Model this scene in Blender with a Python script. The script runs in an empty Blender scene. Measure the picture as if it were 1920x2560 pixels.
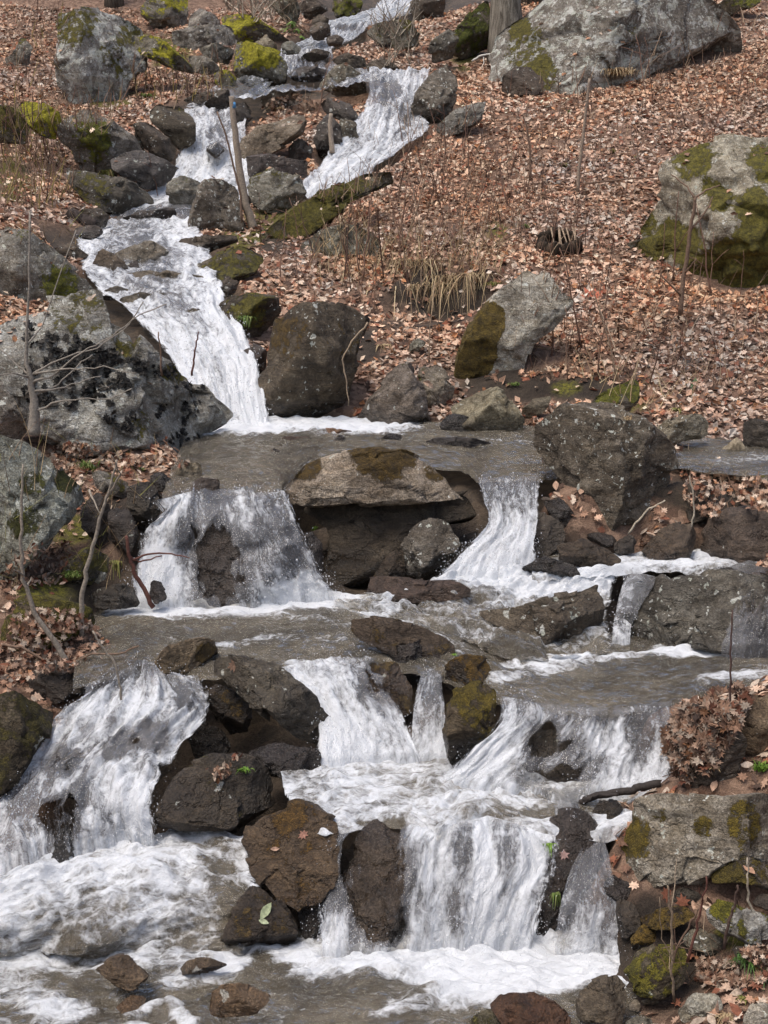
import bpy, bmesh, math, random
import numpy as np
from mathutils import Vector, Matrix
random.seed(7); RNG = np.random.RandomState(11)
scene = bpy.context.scene
COL = scene.collection
rad = math.radians

# ------------------------------------------------------------------ camera
IMW, IMH, F = 1920, 2560, 3300.0
CAMZ = 4.0
PITCH = math.atan(780.0 / F)
cam_d = bpy.data.cameras.new('camera'); cam = bpy.data.objects.new('camera', cam_d); COL.objects.link(cam)
cam_d.sensor_fit = 'VERTICAL'; cam_d.sensor_height = 36.0; cam_d.lens = 36.0 * F / IMH
cam_d.clip_start = 0.1; cam_d.clip_end = 600
cam.location = (0, 0, CAMZ); cam.rotation_euler = (math.pi / 2 - PITCH, 0, 0)
scene.camera = cam

# ------------------------------------------------------------------ light
SUN_EL, SUN_AZ = rad(68), rad(232)       # azimuth clockwise from +Y: high, from the left
world = bpy.data.worlds.new('World'); scene.world = world; world.use_nodes = True
wn = world.node_tree; bgn = wn.nodes['Background']
sky = wn.nodes.new('ShaderNodeTexSky'); sky.sky_type = 'NISHITA'; sky.sun_disc = False
sky.sun_elevation = SUN_EL; sky.sun_rotation = SUN_AZ
sky.air_density = 1.0; sky.dust_density = 4.5; sky.ozone_density = 0.7
wn.links.new(sky.outputs[0], bgn.inputs[0]); bgn.inputs[1].default_value = 0.15
sun_d = bpy.data.lights.new('sun', 'SUN'); sun_d.energy = 1.4; sun_d.angle = rad(26); sun_d.color = (1.0, 0.96, 0.91)
sun = bpy.data.objects.new('sun', sun_d); COL.objects.link(sun)
sd = Vector((math.sin(SUN_AZ) * math.cos(SUN_EL), math.cos(SUN_AZ) * math.cos(SUN_EL), math.sin(SUN_EL)))
sun.rotation_euler = sd.to_track_quat('Z', 'Y').to_euler(); sun.location = (0, -5, 20)
scene.view_settings.view_transform = 'Standard'; scene.view_settings.look = 'None'
scene.view_settings.exposure = 0.55; scene.view_settings.gamma = 1.0
scene.cycles.max_bounces = 8; scene.cycles.transparent_max_bounces = 12

# ------------------------------------------------------------------ projection helpers (reference pixels <-> world)
cp, sp = math.cos(PITCH), math.sin(PITCH)
CR = np.array([1.0, 0, 0]); CU = np.array([0, sp, cp]); CF = np.array([0, cp, -sp]); CO = np.array([0, 0, CAMZ])
def ray(u, v):
    d = CF + CR * ((u - 960.0) / F) + CU * ((1280.0 - v) / F)
    return d
def PY(u, v, y):
    d = ray(u, v); return CO + d * (y / d[1])
def YC(v, y):
    """depths were first noted for an unpitched lens; this brings them to the pitched one at the same height"""
    h = v - 500.0
    if abs(h) < 1: h = 1.0
    return y * (h / F) / math.tan(PITCH - math.atan((780.0 - h) / F))
def PZ(u, v, z):
    d = ray(u, v); return CO + d * ((z - CAMZ) / d[2])

# ------------------------------------------------------------------ numpy noise
def _hash(ix, iy, iz, seed):
    h = (ix * 374761393 + iy * 668265263 + iz * 2147483647 + seed * 974634777) & 0xffffffff
    h = ((h ^ (h >> 13)) * 1274126177) & 0xffffffff
    h = ((h ^ (h >> 16)) * 2246822519) & 0xffffffff
    return ((h ^ (h >> 15)) & 0xffff) / 65535.0
def vnoise(p, seed=0):
    p = np.asarray(p, dtype=np.float64); i = np.floor(p).astype(np.int64); f = p - i
    f = f * f * f * (f * (f * 6 - 15) + 10)
    r = 0
    for dx in (0, 1):
        wx = f[:, 0] if dx else 1 - f[:, 0]
        for dy in (0, 1):
            wy = f[:, 1] if dy else 1 - f[:, 1]
            for dz in (0, 1):
                wz = f[:, 2] if dz else 1 - f[:, 2]
                r = r + wx * wy * wz * _hash(i[:, 0] + dx, i[:, 1] + dy, i[:, 2] + dz, seed)
    return r * 2 - 1
ROT = np.array([[0.36, 0.48, -0.8], [-0.8, 0.6, 0.0], [0.48, 0.64, 0.6]])
def fbm(p, octaves=4, seed=0, gain=0.5, lac=2.03):
    p = np.asarray(p, dtype=np.float64) @ ROT.T; a = 1.0; s = 0; t = 0
    for k in range(octaves):
        s = s + a * vnoise(p, seed + k * 17); t += a; a *= gain; p = (p * lac) @ ROT.T + 3.1
    return s / t
def sm(a, b, x):
    t = np.clip((x - a) / (b - a), 0, 1); return t * t * (3 - 2 * t)

# ------------------------------------------------------------------ object helpers
def tag(o, label=None, cat=None, group=None, kind=None):
    if label: o['label'] = label
    if cat: o['category'] = cat
    if group: o['group'] = group
    if kind: o['kind'] = kind
    return o
def empty(name, loc):
    o = bpy.data.objects.new(name, None); o.location = loc; o.empty_display_size = 0.1; COL.objects.link(o); return o
def make_mesh(name, co, faces, mat, origin=None, attrs=None, smooth=True, uv=None, parent=None):
    """co: (n,3) world coordinates; faces: (m,k) int array (k = 3 or 4)"""
    co = np.asarray(co, dtype=np.float64); faces = np.asarray(faces, dtype=np.int32)
    if origin is None: origin = np.array([co[:, 0].mean(), co[:, 1].mean(), co[:, 2].min()])
    if parent is not None: origin_world = np.array(parent.location)
    else: origin_world = np.asarray(origin)
    me = bpy.data.meshes.new(name); n, (m, k) = len(co), faces.shape
    me.vertices.add(n); me.vertices.foreach_set('co', (co - origin_world).astype(np.float32).ravel())
    me.loops.add(m * k); me.polygons.add(m)
    me.loops.foreach_set('vertex_index', faces.ravel())
    me.polygons.foreach_set('loop_start', np.arange(0, m * k, k, dtype=np.int32))
    me.polygons.foreach_set('use_smooth', np.full(m, smooth))
    me.update(calc_edges=True)
    for an, arr in (attrs or {}).items():
        arr = np.asarray(arr, dtype=np.float32)
        if arr.ndim == 2 and arr.shape[1] == 3: arr = np.hstack([arr, np.ones((len(arr), 1), np.float32)])
        a = me.attributes.new(an, 'FLOAT_COLOR', 'POINT'); a.data.foreach_set('color', arr.ravel())
    if uv is not None:
        l = me.uv_layers.new(name='flow'); l.data.foreach_set('uv', np.asarray(uv, np.float32)[faces.ravel()].ravel())
    me.materials.append(mat)
    o = bpy.data.objects.new(name, me); COL.objects.link(o)
    if parent is not None: o.parent = parent
    else: o.location = origin_world
    return o
class MB:
    """collects quads / tris (tris stored as degenerate-free lists) for small hand-made meshes"""
    def __init__(s): s.v = []; s.f = []; s.c = []
    def tube(s, pts, radii, n=6, col=(1, 1, 1), cap=True):
        pts = [Vector(p) for p in pts]; b = len(s.v); m = len(pts)
        for i, p in enumerate(pts):
            t = (pts[min(i + 1, m - 1)] - pts[max(i - 1, 0)]).normalized()
            a = t.orthogonal().normalized() if i == 0 else (a - t * a.dot(t)).normalized()
            bt = t.cross(a)
            for k in range(n):
                an = 2 * math.pi * k / n
                s.v.append(p + (a * math.cos(an) + bt * math.sin(an)) * radii[i]); s.c.append(col)
        for i in range(m - 1):
            for k in range(n):
                k2 = (k + 1) % n
                s.f.append((b + i * n + k, b + i * n + k2, b + (i + 1) * n + k2, b + (i + 1) * n + k))
        if cap:
            for i, o in ((0, 0), (m - 1, (m - 1) * n)):
                s.v.append(pts[i]); s.c.append(col); c = len(s.v) - 1
                for k in range(n):
                    q = (b + o + (k + 1) % n, b + o + k, c) if i == 0 else (b + o + k, b + o + (k + 1) % n, c)
                    s.f.append(q)
    def build(s, name, mat, parent=None, origin=None, smooth=True):
        me = bpy.data.meshes.new(name)
        co = np.array([tuple(v) for v in s.v])
        if parent is not None: og = np.array(parent.location)
        elif origin is not None: og = np.asarray(origin)
        else: og = np.array([co[:, 0].mean(), co[:, 1].mean(), co[:, 2].min()])
        me.from_pydata([tuple(c) for c in (co - og)], [], s.f); me.update()
        me.polygons.foreach_set('use_smooth', np.full(len(me.polygons), smooth))
        a = me.attributes.new('tint', 'FLOAT_COLOR', 'POINT')
        a.data.foreach_set('color', np.array([(c[0], c[1], c[2], 1) for c in s.c], np.float32).ravel())
        me.materials.append(mat)
        o = bpy.data.objects.new(name, me); COL.objects.link(o)
        if parent is not None: o.parent = parent
        else: o.location = og
        return o

# ------------------------------------------------------------------ node helper
class NT:
    def __init__(s, name):
        s.m = bpy.data.materials.new(name); s.m.use_nodes = True; s.t = s.m.node_tree; s.t.nodes.clear()
        s.out = s.t.nodes.new('ShaderNodeOutputMaterial')
    def n(s, typ, ins=None, **kw):
        nd = s.t.nodes.new('ShaderNode' + typ)
        for k, v in kw.items(): setattr(nd, k, v)
        for k, v in (ins or {}).items():
            if isinstance(v, bpy.types.NodeSocket): s.t.links.new(v, nd.inputs[k])
            else: nd.inputs[k].default_value = v
        return nd
    def math(s, op, a, b=None, c=None, clamp=False):
        nd = s.t.nodes.new('ShaderNodeMath'); nd.operation = op; nd.use_clamp = clamp
        for i, v in enumerate((a, b, c)):
            if v is None: continue
            if isinstance(v, bpy.types.NodeSocket): s.t.links.new(v, nd.inputs[i])
            else: nd.inputs[i].default_value = v
        return nd.outputs[0]
    def ramp(s, x, a, b, lo=0.0, hi=1.0):
        nd = s.n('MapRange', {0: x, 1: a, 2: b, 3: lo, 4: hi}, interpolation_type='SMOOTHSTEP'); return nd.outputs[0]
    def mix(s, fac, a, b, blend='MIX'):
        nd = s.t.nodes.new('ShaderNodeMix'); nd.data_type = 'RGBA'; nd.blend_type = blend
        for i, v in ((0, fac), (6, a), (7, b)):
            if isinstance(v, bpy.types.NodeSocket): s.t.links.new(v, nd.inputs[i])
            else: nd.inputs[i].default_value = (v if i == 0 else (v[0], v[1], v[2], 1))
        return nd.outputs[2]
    def noise(s, vec, scale, detail=4, rough=0.55, dist=0.0):
        return s.n('TexNoise', {'Vector': vec, 'Scale': scale, 'Detail': detail, 'Roughness': rough, 'Distortion': dist}).outputs[0]
    def vor(s, vec, scale, feature='F1', rand=1.0):
        return s.n('TexVoronoi', {'Vector': vec, 'Scale': scale, 'Randomness': rand}, feature=feature)
    def scale(s, vec, x, y, z):
        return s.n('Mapping', {'Vector': vec, 'Scale': (x, y, z)}).outputs[0]
    def attr(s, name): return s.n('Attribute', attribute_name=name)
    def sep(s, col): return s.n('SeparateColor', {0: col}).outputs
    def surf(s, sock): s.t.links.new(sock, s.out.inputs[0]); return s.m

def mat_rock():
    t = NT('rock_surface'); pos = t.n('NewGeometry').outputs['Position']
    rk = t.sep(t.attr('rk').outputs[0]); base = t.attr('bc').outputs[0]
    moss, wet, lich = rk[0], rk[1], rk[2]
    n_big = t.noise(pos, 3.2, 4, 0.6); n_mid = t.noise(pos, 14, 6, 0.68); n_fine = t.noise(pos, 75, 4, 0.7)
    strat = t.noise(t.scale(pos, 2.0, 2.0, 16), 1.4, 4, 0.6, 0.8)
    col = t.mix(t.ramp(n_big, 0.32, 0.68), t.mix(1.0, base, (0.62, 0.58, 0.54), 'MULTIPLY'), t.mix(1.0, base, (1.28, 1.27, 1.24), 'MULTIPLY'))
    col = t.mix(t.ramp(n_mid, 0.36, 0.66), t.mix(1.0, col, (0.58, 0.55, 0.5), 'MULTIPLY'), col)
    col = t.mix(t.ramp(strat, 0.45, 0.7, 0, 0.5), col, t.mix(1.0, col, (1.3, 1.22, 1.1), 'MULTIPLY'))
    col = t.mix(t.ramp(n_fine, 0.38, 0.66), t.mix(1.0, col, (0.55, 0.54, 0.52), 'MULTIPLY'), t.mix(1.0, col, (1.18, 1.18, 1.18), 'MULTIPLY'))
    # black and brown staining
    st = t.noise(pos, 5.5, 6, 0.7, 1.2)
    col = t.mix(t.ramp(st, 0.53, 0.66, 0, 0.62), col, t.mix(1.0, col, (0.34, 0.30, 0.25), 'MULTIPLY'))
    # wet
    col = t.mix(wet, col, t.mix(1.0, col, (0.42, 0.40, 0.37), 'MULTIPLY'))
    # pale lichen: round spots of two sizes, in clusters
    dv = t.n('VectorMath', {0: t.n('TexNoise', {'Vector': pos, 'Scale': 22.0, 'Detail': 3.0}).outputs[1], 1: (0.11, 0.11, 0.11)}, operation='MULTIPLY')
    wp = t.n('VectorMath', {0: pos, 1: dv.outputs[0]}, operation='ADD').outputs[0]
    v1 = t.vor(wp, 8.5); v2 = t.vor(wp, 24)
    clus = t.noise(pos, 4.0, 3, 0.6)
    dens = t.math('MULTIPLY', lich, t.ramp(clus, 0.36, 0.62, 0.15, 1.25))
    c1 = t.sep(v1.outputs['Color']); c2 = t.sep(v2.outputs['Color'])
    s1 = t.math('MULTIPLY', t.math('LESS_THAN', c1[0], t.math('MULTIPLY', dens, 0.75)), t.ramp(t.math('SUBTRACT', t.math('MULTIPLY_ADD', c1[1], 0.30, 0.06), v1.outputs['Distance']), -0.01, 0.05))
    s2 = t.math('MULTIPLY', t.math('LESS_THAN', c2[0], t.math('MULTIPLY', dens, 0.62)), t.ramp(t.math('SUBTRACT', t.math('MULTIPLY_ADD', c2[1], 0.32, 0.08), v2.outputs['Distance']), -0.02, 0.08))
    s = t.math('MAXIMUM', s1, s2)
    crust = t.math('MULTIPLY', t.ramp(t.noise(pos, 3.6, 7, 0.72, 0.6), 0.50, 0.56), t.ramp(lich, 0.92, 0.94))
    s = t.math('MAXIMUM', s, t.math('MULTIPLY', crust, 0.75))
    lcol = t.mix(t.sep(v1.outputs['Color'])[2], (0.62, 0.62, 0.57), (0.44, 0.46, 0.38))
    col = t.mix(t.math('MULTIPLY', s, t.math('MULTIPLY', t.ramp(n_fine, 0.25, 0.6, 0.35, 0.95), t.math('SUBTRACT', 1.0, t.math('MULTIPLY', wet, 0.6)))), col, lcol)
    # moss
    mn = t.noise(pos, 9, 6, 0.7); mfine = t.noise(pos, 120, 3, 0.7)
    mfac = t.ramp(t.math('ADD', t.math('ADD', moss, t.math('MULTIPLY', t.math('SUBTRACT', mn, 0.5), 1.5)), t.math('MULTIPLY', t.math('SUBTRACT', mfine, 0.5), 0.5)), 0.46, 0.60)
    mossc = t.attr('mc').outputs[0]
    mc = t.mix(t.ramp(t.noise(pos, 18, 5, 0.7), 0.3, 0.7), t.mix(1.0, mossc, (0.5, 0.5, 0.6), 'MULTIPLY'), t.mix(1.0, mossc, (1.55, 1.5, 1.2), 'MULTIPLY'))
    mc = t.mix(t.ramp(mfine, 0.35, 0.65), t.mix(1.0, mc, (0.5, 0.5, 0.5), 'MULTIPLY'), t.mix(1.0, mc, (1.25, 1.25, 1.2), 'MULTIPLY'))
    col = t.mix(mfac, col, mc)
    # bump
    crack = t.vor(t.scale(wp, 1, 1, 2.2), 2.2, 'DISTANCE_TO_EDGE').outputs['Distance']
    hgt = t.math('ADD', t.math('MULTIPLY', n_mid, 0.75), t.math('MULTIPLY', n_fine, 0.26))
    hgt = t.math('ADD', hgt, t.math('MULTIPLY', strat, 0.35))
    hgt = t.math('ADD', hgt, t.math('MULTIPLY', t.ramp(crack, 0.0, 0.03), 0.22))
    hgt = t.math('ADD', hgt, t.math('MULTIPLY', mfac, t.math('ADD', 0.1, t.math('MULTIPLY', mfine, 0.5))))
    bump = t.n('Bump', {'Strength': 1.0, 'Distance': 0.055, 'Height': hgt})
    rough = t.math('SUBTRACT', t.math('MULTIPLY', t.ramp(n_fine, 0.3, 0.7), 0.12), t.math('MULTIPLY', wet, 0.74))
    rough = t.math('ADD', rough, 0.82)
    rough = t.math('MAXIMUM', rough, t.math('MULTIPLY', mfac, 0.9))
    p = t.n('BsdfPrincipled', {'Base Color': col, 'Roughness': rough, 'Normal': bump.outputs[0], 'Specular IOR Level': t.math('MULTIPLY_ADD', wet, 0.25, 0.35)})
    return t.surf(p.outputs[0])

def mat_ground():
    t = NT('ground_soil'); pos = t.n('NewGeometry').outputs['Position']
    a = t.sep(t.attr('gd').outputs[0])                     # R litter, G wet stream bed
    n1 = t.noise(pos, 2.5, 5, 0.65); n2 = t.noise(pos, 22, 5, 0.7); n3 = t.noise(pos, 90, 3, 0.7)
    soil = t.mix(t.ramp(n1, 0.35, 0.65), (0.035, 0.026, 0.019), (0.07, 0.053, 0.038))
    v = t.vor(pos, 16); v.inputs['Randomness'].default_value = 1
    lit = t.mix(t.sep(v.outputs['Color'])[0], (0.13, 0.075, 0.05), (0.34, 0.22, 0.15))
    col = t.mix(a[0], soil, lit)
    mo = t.math('MULTIPLY', a[2], t.ramp(n2, 0.30, 0.52)); col = t.mix(mo, col, t.mix(t.ramp(n2, 0.4, 0.7), (0.085, 0.082, 0.018), (0.21, 0.19, 0.03)))
    pv = t.vor(pos, 7); bed = t.mix(t.ramp(n2, 0.35, 0.65), (0.035, 0.027, 0.02), (0.12, 0.092, 0.062)); bed = t.mix(0.5, bed, t.mix(t.sep(pv.outputs['Color'])[0], (0.03, 0.024, 0.02), (0.17, 0.12, 0.08)))
    col = t.mix(a[1], col, bed)
    col = t.mix(t.ramp(n3, 0.35, 0.65), t.mix(1.0, col, (0.6, 0.6, 0.6), 'MULTIPLY'), col)
    h = t.math('ADD', t.math('MULTIPLY', n2, 0.6), t.math('MULTIPLY', n3, 0.25))
    bump = t.n('Bump', {'Strength': 1.0, 'Distance': 0.06, 'Height': h})
    r = t.math('SUBTRACT', 0.95, t.math('MULTIPLY', a[1], 0.4))
    p = t.n('BsdfPrincipled', {'Base Color': col, 'Roughness': r, 'Normal': bump.outputs[0], 'Specular IOR Level': 0.3})
    return t.surf(p.outputs[0])

def mat_water(name, sx, sy, fx, fy, body, clear, rough=0.06, bd=0.05, blot=0.4, lace=0.0):
    """wa: R foam, G opacity of the sheet at its edges.  UV 'flow': metres across / along the current."""
    t = NT(name); uv = t.n('UVMap', uv_map='flow').outputs[0]; pos = t.n('NewGeometry').outputs['Position']
    wa = t.sep(t.attr('wa').outputs[0]); foam, edge = wa[0], wa[1]
    warp = t.n('VectorMath', {0: t.n('TexNoise', {'Vector': uv, 'Scale': 4.0, 'Detail': 4.0}).outputs[1], 1: (0.20, 0.20, 0)}, operation='MULTIPLY').outputs[0]
    wuv = t.n('VectorMath', {0: uv, 1: warp}, operation='ADD').outputs[0]
    nA = t.noise(t.scale(wuv, sx, sy, 1), 1.0, 5, 0.65); nB = t.noise(t.scale(wuv, fx, fy, 1), 1.0, 5, 0.7, 0.4)
    nC = t.noise(pos, 60, 3, 0.7)
    x = t.math('ADD', foam, t.math('MULTIPLY', t.math('SUBTRACT', nA, 0.5), 1.25))
    x = t.math('ADD', x, t.math('MULTIPLY', t.math('SUBTRACT', nB, 0.5), 1.05))
    x = t.math('ADD', x, t.math('MULTIPLY', t.math('SUBTRACT', nC, 0.5), 0.22))
    nD = t.noise(pos, 13, 4, 0.7, 0.5)
    x = t.math('ADD', x, t.math('MULTIPLY', t.math('SUBTRACT', nD, 0.5), blot))
    if lace:
        le = t.vor(t.n('VectorMath', {0: t.scale(pos, 1, 1.0, 1), 1: t.n('VectorMath', {0: t.n('TexNoise', {'Vector': pos, 'Scale': 7.0, 'Detail': 4.0}).outputs[1], 1: (0.42, 0.42, 0.2)}, operation='MULTIPLY').outputs[0]}, operation='ADD').outputs[0], 8, 'DISTANCE_TO_EDGE').outputs['Distance']
        x = t.math('ADD', x, t.math('MULTIPLY', t.math('SUBTRACT', t.ramp(le, 0.22, 0.0), 0.45), t.math('MULTIPLY', lace, t.ramp(foam, 0.05, 0.35))))
    ff = t.math('MULTIPLY', t.ramp(x, 0.28, 0.92), 0.97)
    bump = t.n('Bump', {'Strength': 1.0, 'Distance': bd, 'Height': t.math('ADD', t.math('ADD', t.math('MULTIPLY', nB, 0.6), t.math('MULTIPLY', nA, 0.7)), t.math('MULTIPLY', nC, 0.16))})
    bumpf = t.n('Bump', {'Strength': 0.9, 'Distance': 0.03, 'Height': t.math('ADD', nB, t.math('MULTIPLY', nC, 0.25))})
    fo = t.n('BsdfDiffuse', {'Color': (0.74, 0.76, 0.78, 1), 'Normal': bumpf.outputs[0]})
    tr = t.n('BsdfTranslucent', {'Color': (0.74, 0.77, 0.80, 1), 'Normal': bumpf.outputs[0]})
    fo2 = t.n('MixShader', {0: 0.25, 1: fo.outputs[0], 2: tr.outputs[0]})
    bodyc = t.mix(t.ramp(t.noise(pos, 3.0, 4, 0.6), 0.35, 0.65), body, tuple(c * 0.55 for c in body))
    pr = t.n('BsdfDiffuse', {'Color': bodyc, 'Normal': bump.outputs[0]})
    tp = t.n('BsdfTransparent', {'Color': (0.86, 0.83, 0.76, 1)})
    w0 = t.n('MixShader', {0: clear, 1: pr.outputs[0], 2: tp.outputs[0]})
    gl = t.n('BsdfGlossy', {'Color': (1, 1, 1, 1), 'Roughness': rough, 'Normal': bump.outputs[0]})
    fr = t.n('Fresnel', {'IOR': 1.42, 'Normal': bump.outputs[0]})
    w1 = t.n('MixShader', {0: t.math('ADD', fr.outputs[0], 0.02, clamp=True), 1: w0.outputs[0], 2: gl.outputs[0]})
    sh = t.n('MixShader', {0: ff, 1: w1.outputs[0], 2: fo2.outputs[0]})
    al = t.ramp(t.math('ADD', edge, t.math('MULTIPLY', t.math('SUBTRACT', nB, 0.5), 1.2)), 0.25, 0.5)
    sh2 = t.n('MixShader', {0: al, 1: t.n('BsdfTransparent').outputs[0], 2: sh.outputs[0]})
    return t.surf(sh2.outputs[0])

def mat_tint(name, rough=0.8, var=0.5, scale=40, trans=0.0, spec=0.3):
    t = NT(name); pos = t.n('NewGeometry').outputs['Position']; c = t.attr('tint').outputs[0]
    n = t.noise(pos, scale, 4, 0.65)
    col = t.mix(t.ramp(n, 0.3, 0.7, 0, 1), t.mix(1.0, c, (1 - var,) * 3, 'MULTIPLY'), t.mix(1.0, c, (1 + var * 0.4,) * 3, 'MULTIPLY'))
    bump = t.n('Bump', {'Strength': 0.5, 'Distance': 0.01, 'Height': n})
    p = t.n('BsdfPrincipled', {'Base Color': col, 'Roughness': rough, 'Normal': bump.outputs[0], 'Specular IOR Level': spec})
    if trans:
        tr = t.n('BsdfTranslucent', {'Color': col}); mx = t.n('MixShader', {0: trans, 1: p.outputs[0], 2: tr.outputs[0]}); return t.surf(mx.outputs[0])
    return t.surf(p.outputs[0])
def mat_bark():
    t = NT('bark'); pos = t.n('NewGeometry').outputs['Position']; c = t.attr('tint').outputs[0]
    n = t.noise(t.scale(pos, 14, 14, 1.6), 1.0, 5, 0.7, 0.6); n2 = t.noise(pos, 60, 3, 0.7)
    col = t.mix(t.ramp(n, 0.35, 0.65), t.mix(1.0, c, (0.35, 0.33, 0.30), 'MULTIPLY'), t.mix(1.0, c, (1.2, 1.2, 1.15), 'MULTIPLY'))
    col = t.mix(t.ramp(n2, 0.35, 0.65), t.mix(1.0, col, (0.65, 0.65, 0.65), 'MULTIPLY'), col)
    bump = t.n('Bump', {'Strength': 1.0, 'Distance': 0.04, 'Height': n})
    p = t.n('BsdfPrincipled', {'Base Color': col, 'Roughness': 0.9, 'Normal': bump.outputs[0], 'Specular IOR Level': 0.2})
    return t.surf(p.outputs[0])
M_ROCK = mat_rock(); M_GROUND = mat_ground()
M_POOL = mat_water('pool_water', 2.2, 6.0, 6, 22, (0.27, 0.228, 0.158), 0.52, 0.07, 0.10, 0.6, 0.15)
M_FALL = mat_water('falling_water', 7, 2.2, 26, 8.0, (0.34, 0.34, 0.35), 0.70, 0.1, 0.05, 0.9)
M_LEAF = mat_tint('dead_leaf', 0.75, 0.35, 60, 0.12)
M_GRASS = mat_tint('grass_blade', 0.6, 0.25, 30, 0.25)
M_TWIG = mat_tint('twig_wood', 0.8, 0.4, 50)
M_BARK = mat_bark()
def mat_drop():
    t = NT('spray_drops'); d = t.n('BsdfDiffuse', {'Color': (.78, .79, .81, 1)}); g = t.n('BsdfGlossy', {'Color': (1, 1, 1, 1), 'Roughness': .15}); a = t.n('BsdfTransparent')
    m = t.n('MixShader', {0: .25, 1: d.outputs[0], 2: g.outputs[0]}); return t.surf(t.n('MixShader', {0: .3, 1: m.outputs[0], 2: a.outputs[0]}).outputs[0])
M_DROP = mat_drop()
M_SCRAP = mat_tint('plastic_scrap', 0.4, 0.1, 30, 0.2)
from mathutils.bvhtree import BVHTree
BV = []; FALLS = []

# ------------------------------------------------------------------ ground form: (u, v, depth) controls for banks, (u, v, level) for water
ctrl = []                                                 # x, y, z, wet
def W(u, v, z=None, y=None, w=1.0):
    p = PZ(u, v, z) if y is None else PY(u, v, YC(v, y)); ctrl.append((p[0], p[1], p[2], w))
def B(u, v, y): W(u, v, y=y, w=0.0)
for u, v in ((0, 2560), (300, 2560), (600, 2560), (900, 2560), (1150, 2545), (700, 2450), (1000, 2430), (1300, 2420), (1480, 2410), (820, 2390), (300, 2490), (0, 2470), (500, 2700), (1100, 2700)): W(u, v, 0.0)
for u, v, z in ((0, 2240, .22), (150, 2170, .25), (330, 2120, .27), (500, 2120, .27), (600, 2180, .25), (200, 2290, .14), (420, 2290, .15), (600, 2290, .12), (0, 2330, .1)): W(u, v, z)
for u, v in ((740, 1960), (900, 1950), (1050, 1960), (1200, 1980), (850, 2040), (1000, 2050), (1250, 2050), (1400, 2040), (1500, 1985), (1600, 1980)): W(u, v, .48)
for u, v in ((300, 1680), (450, 1600), (600, 1580), (800, 1600), (950, 1600), (300, 1570), (500, 1550), (700, 1530), (900, 1520), (1300, 1730), (1500, 1750), (1650, 1730), (1400, 1680), (1800, 1680), (1900, 1640), (740, 1650), (850, 1650), (1090, 1680), (1180, 1640)): W(u, v, .88)
for u, v, z in ((1150, 1455, 1.05), (1400, 1480, .98), (1250, 1425, 1.1), (1450, 1400, 1.13), (1600, 1395, 1.15), (1750, 1400, 1.15), (1900, 1395, 1.15)): W(u, v, z)
for u, v in ((600, 1070), (800, 1060), (1000, 1070), (1250, 1080), (700, 1120), (1000, 1110), (560, 1220), (680, 1220), (480, 1230), (1200, 1180), (1320, 1180), (1100, 1160), (1880, 1160), (1750, 1140), (900, 1190)): W(u, v, 1.66)
for u, v, y in ((560, 1045, 13.8), (640, 1040, 13.9), (430, 800, 15.4), (540, 790, 15.6), (250, 720, 16.5), (400, 720, 16.6), (520, 700, 17), (240, 640, 18), (380, 640, 18), (500, 630, 18.2), (280, 570, 20.2), (430, 560, 20.4), (480, 465, 22.4), (600, 470, 22.3), (500, 278, 24.4), (580, 285, 24.4), (620, 235, 25.7), (720, 190, 27.8), (800, 210, 26.6), (930, 205, 26.2), (760, 135, 29.8), (840, 90, 31.2), (950, 50, 33), (1050, 0, 35.5), (800, 475, 21.9), (900, 400, 22.9), (960, 330, 23.5), (1010, 260, 24.3), (1030, 190, 25.2)): W(u, v, y=y)
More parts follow.
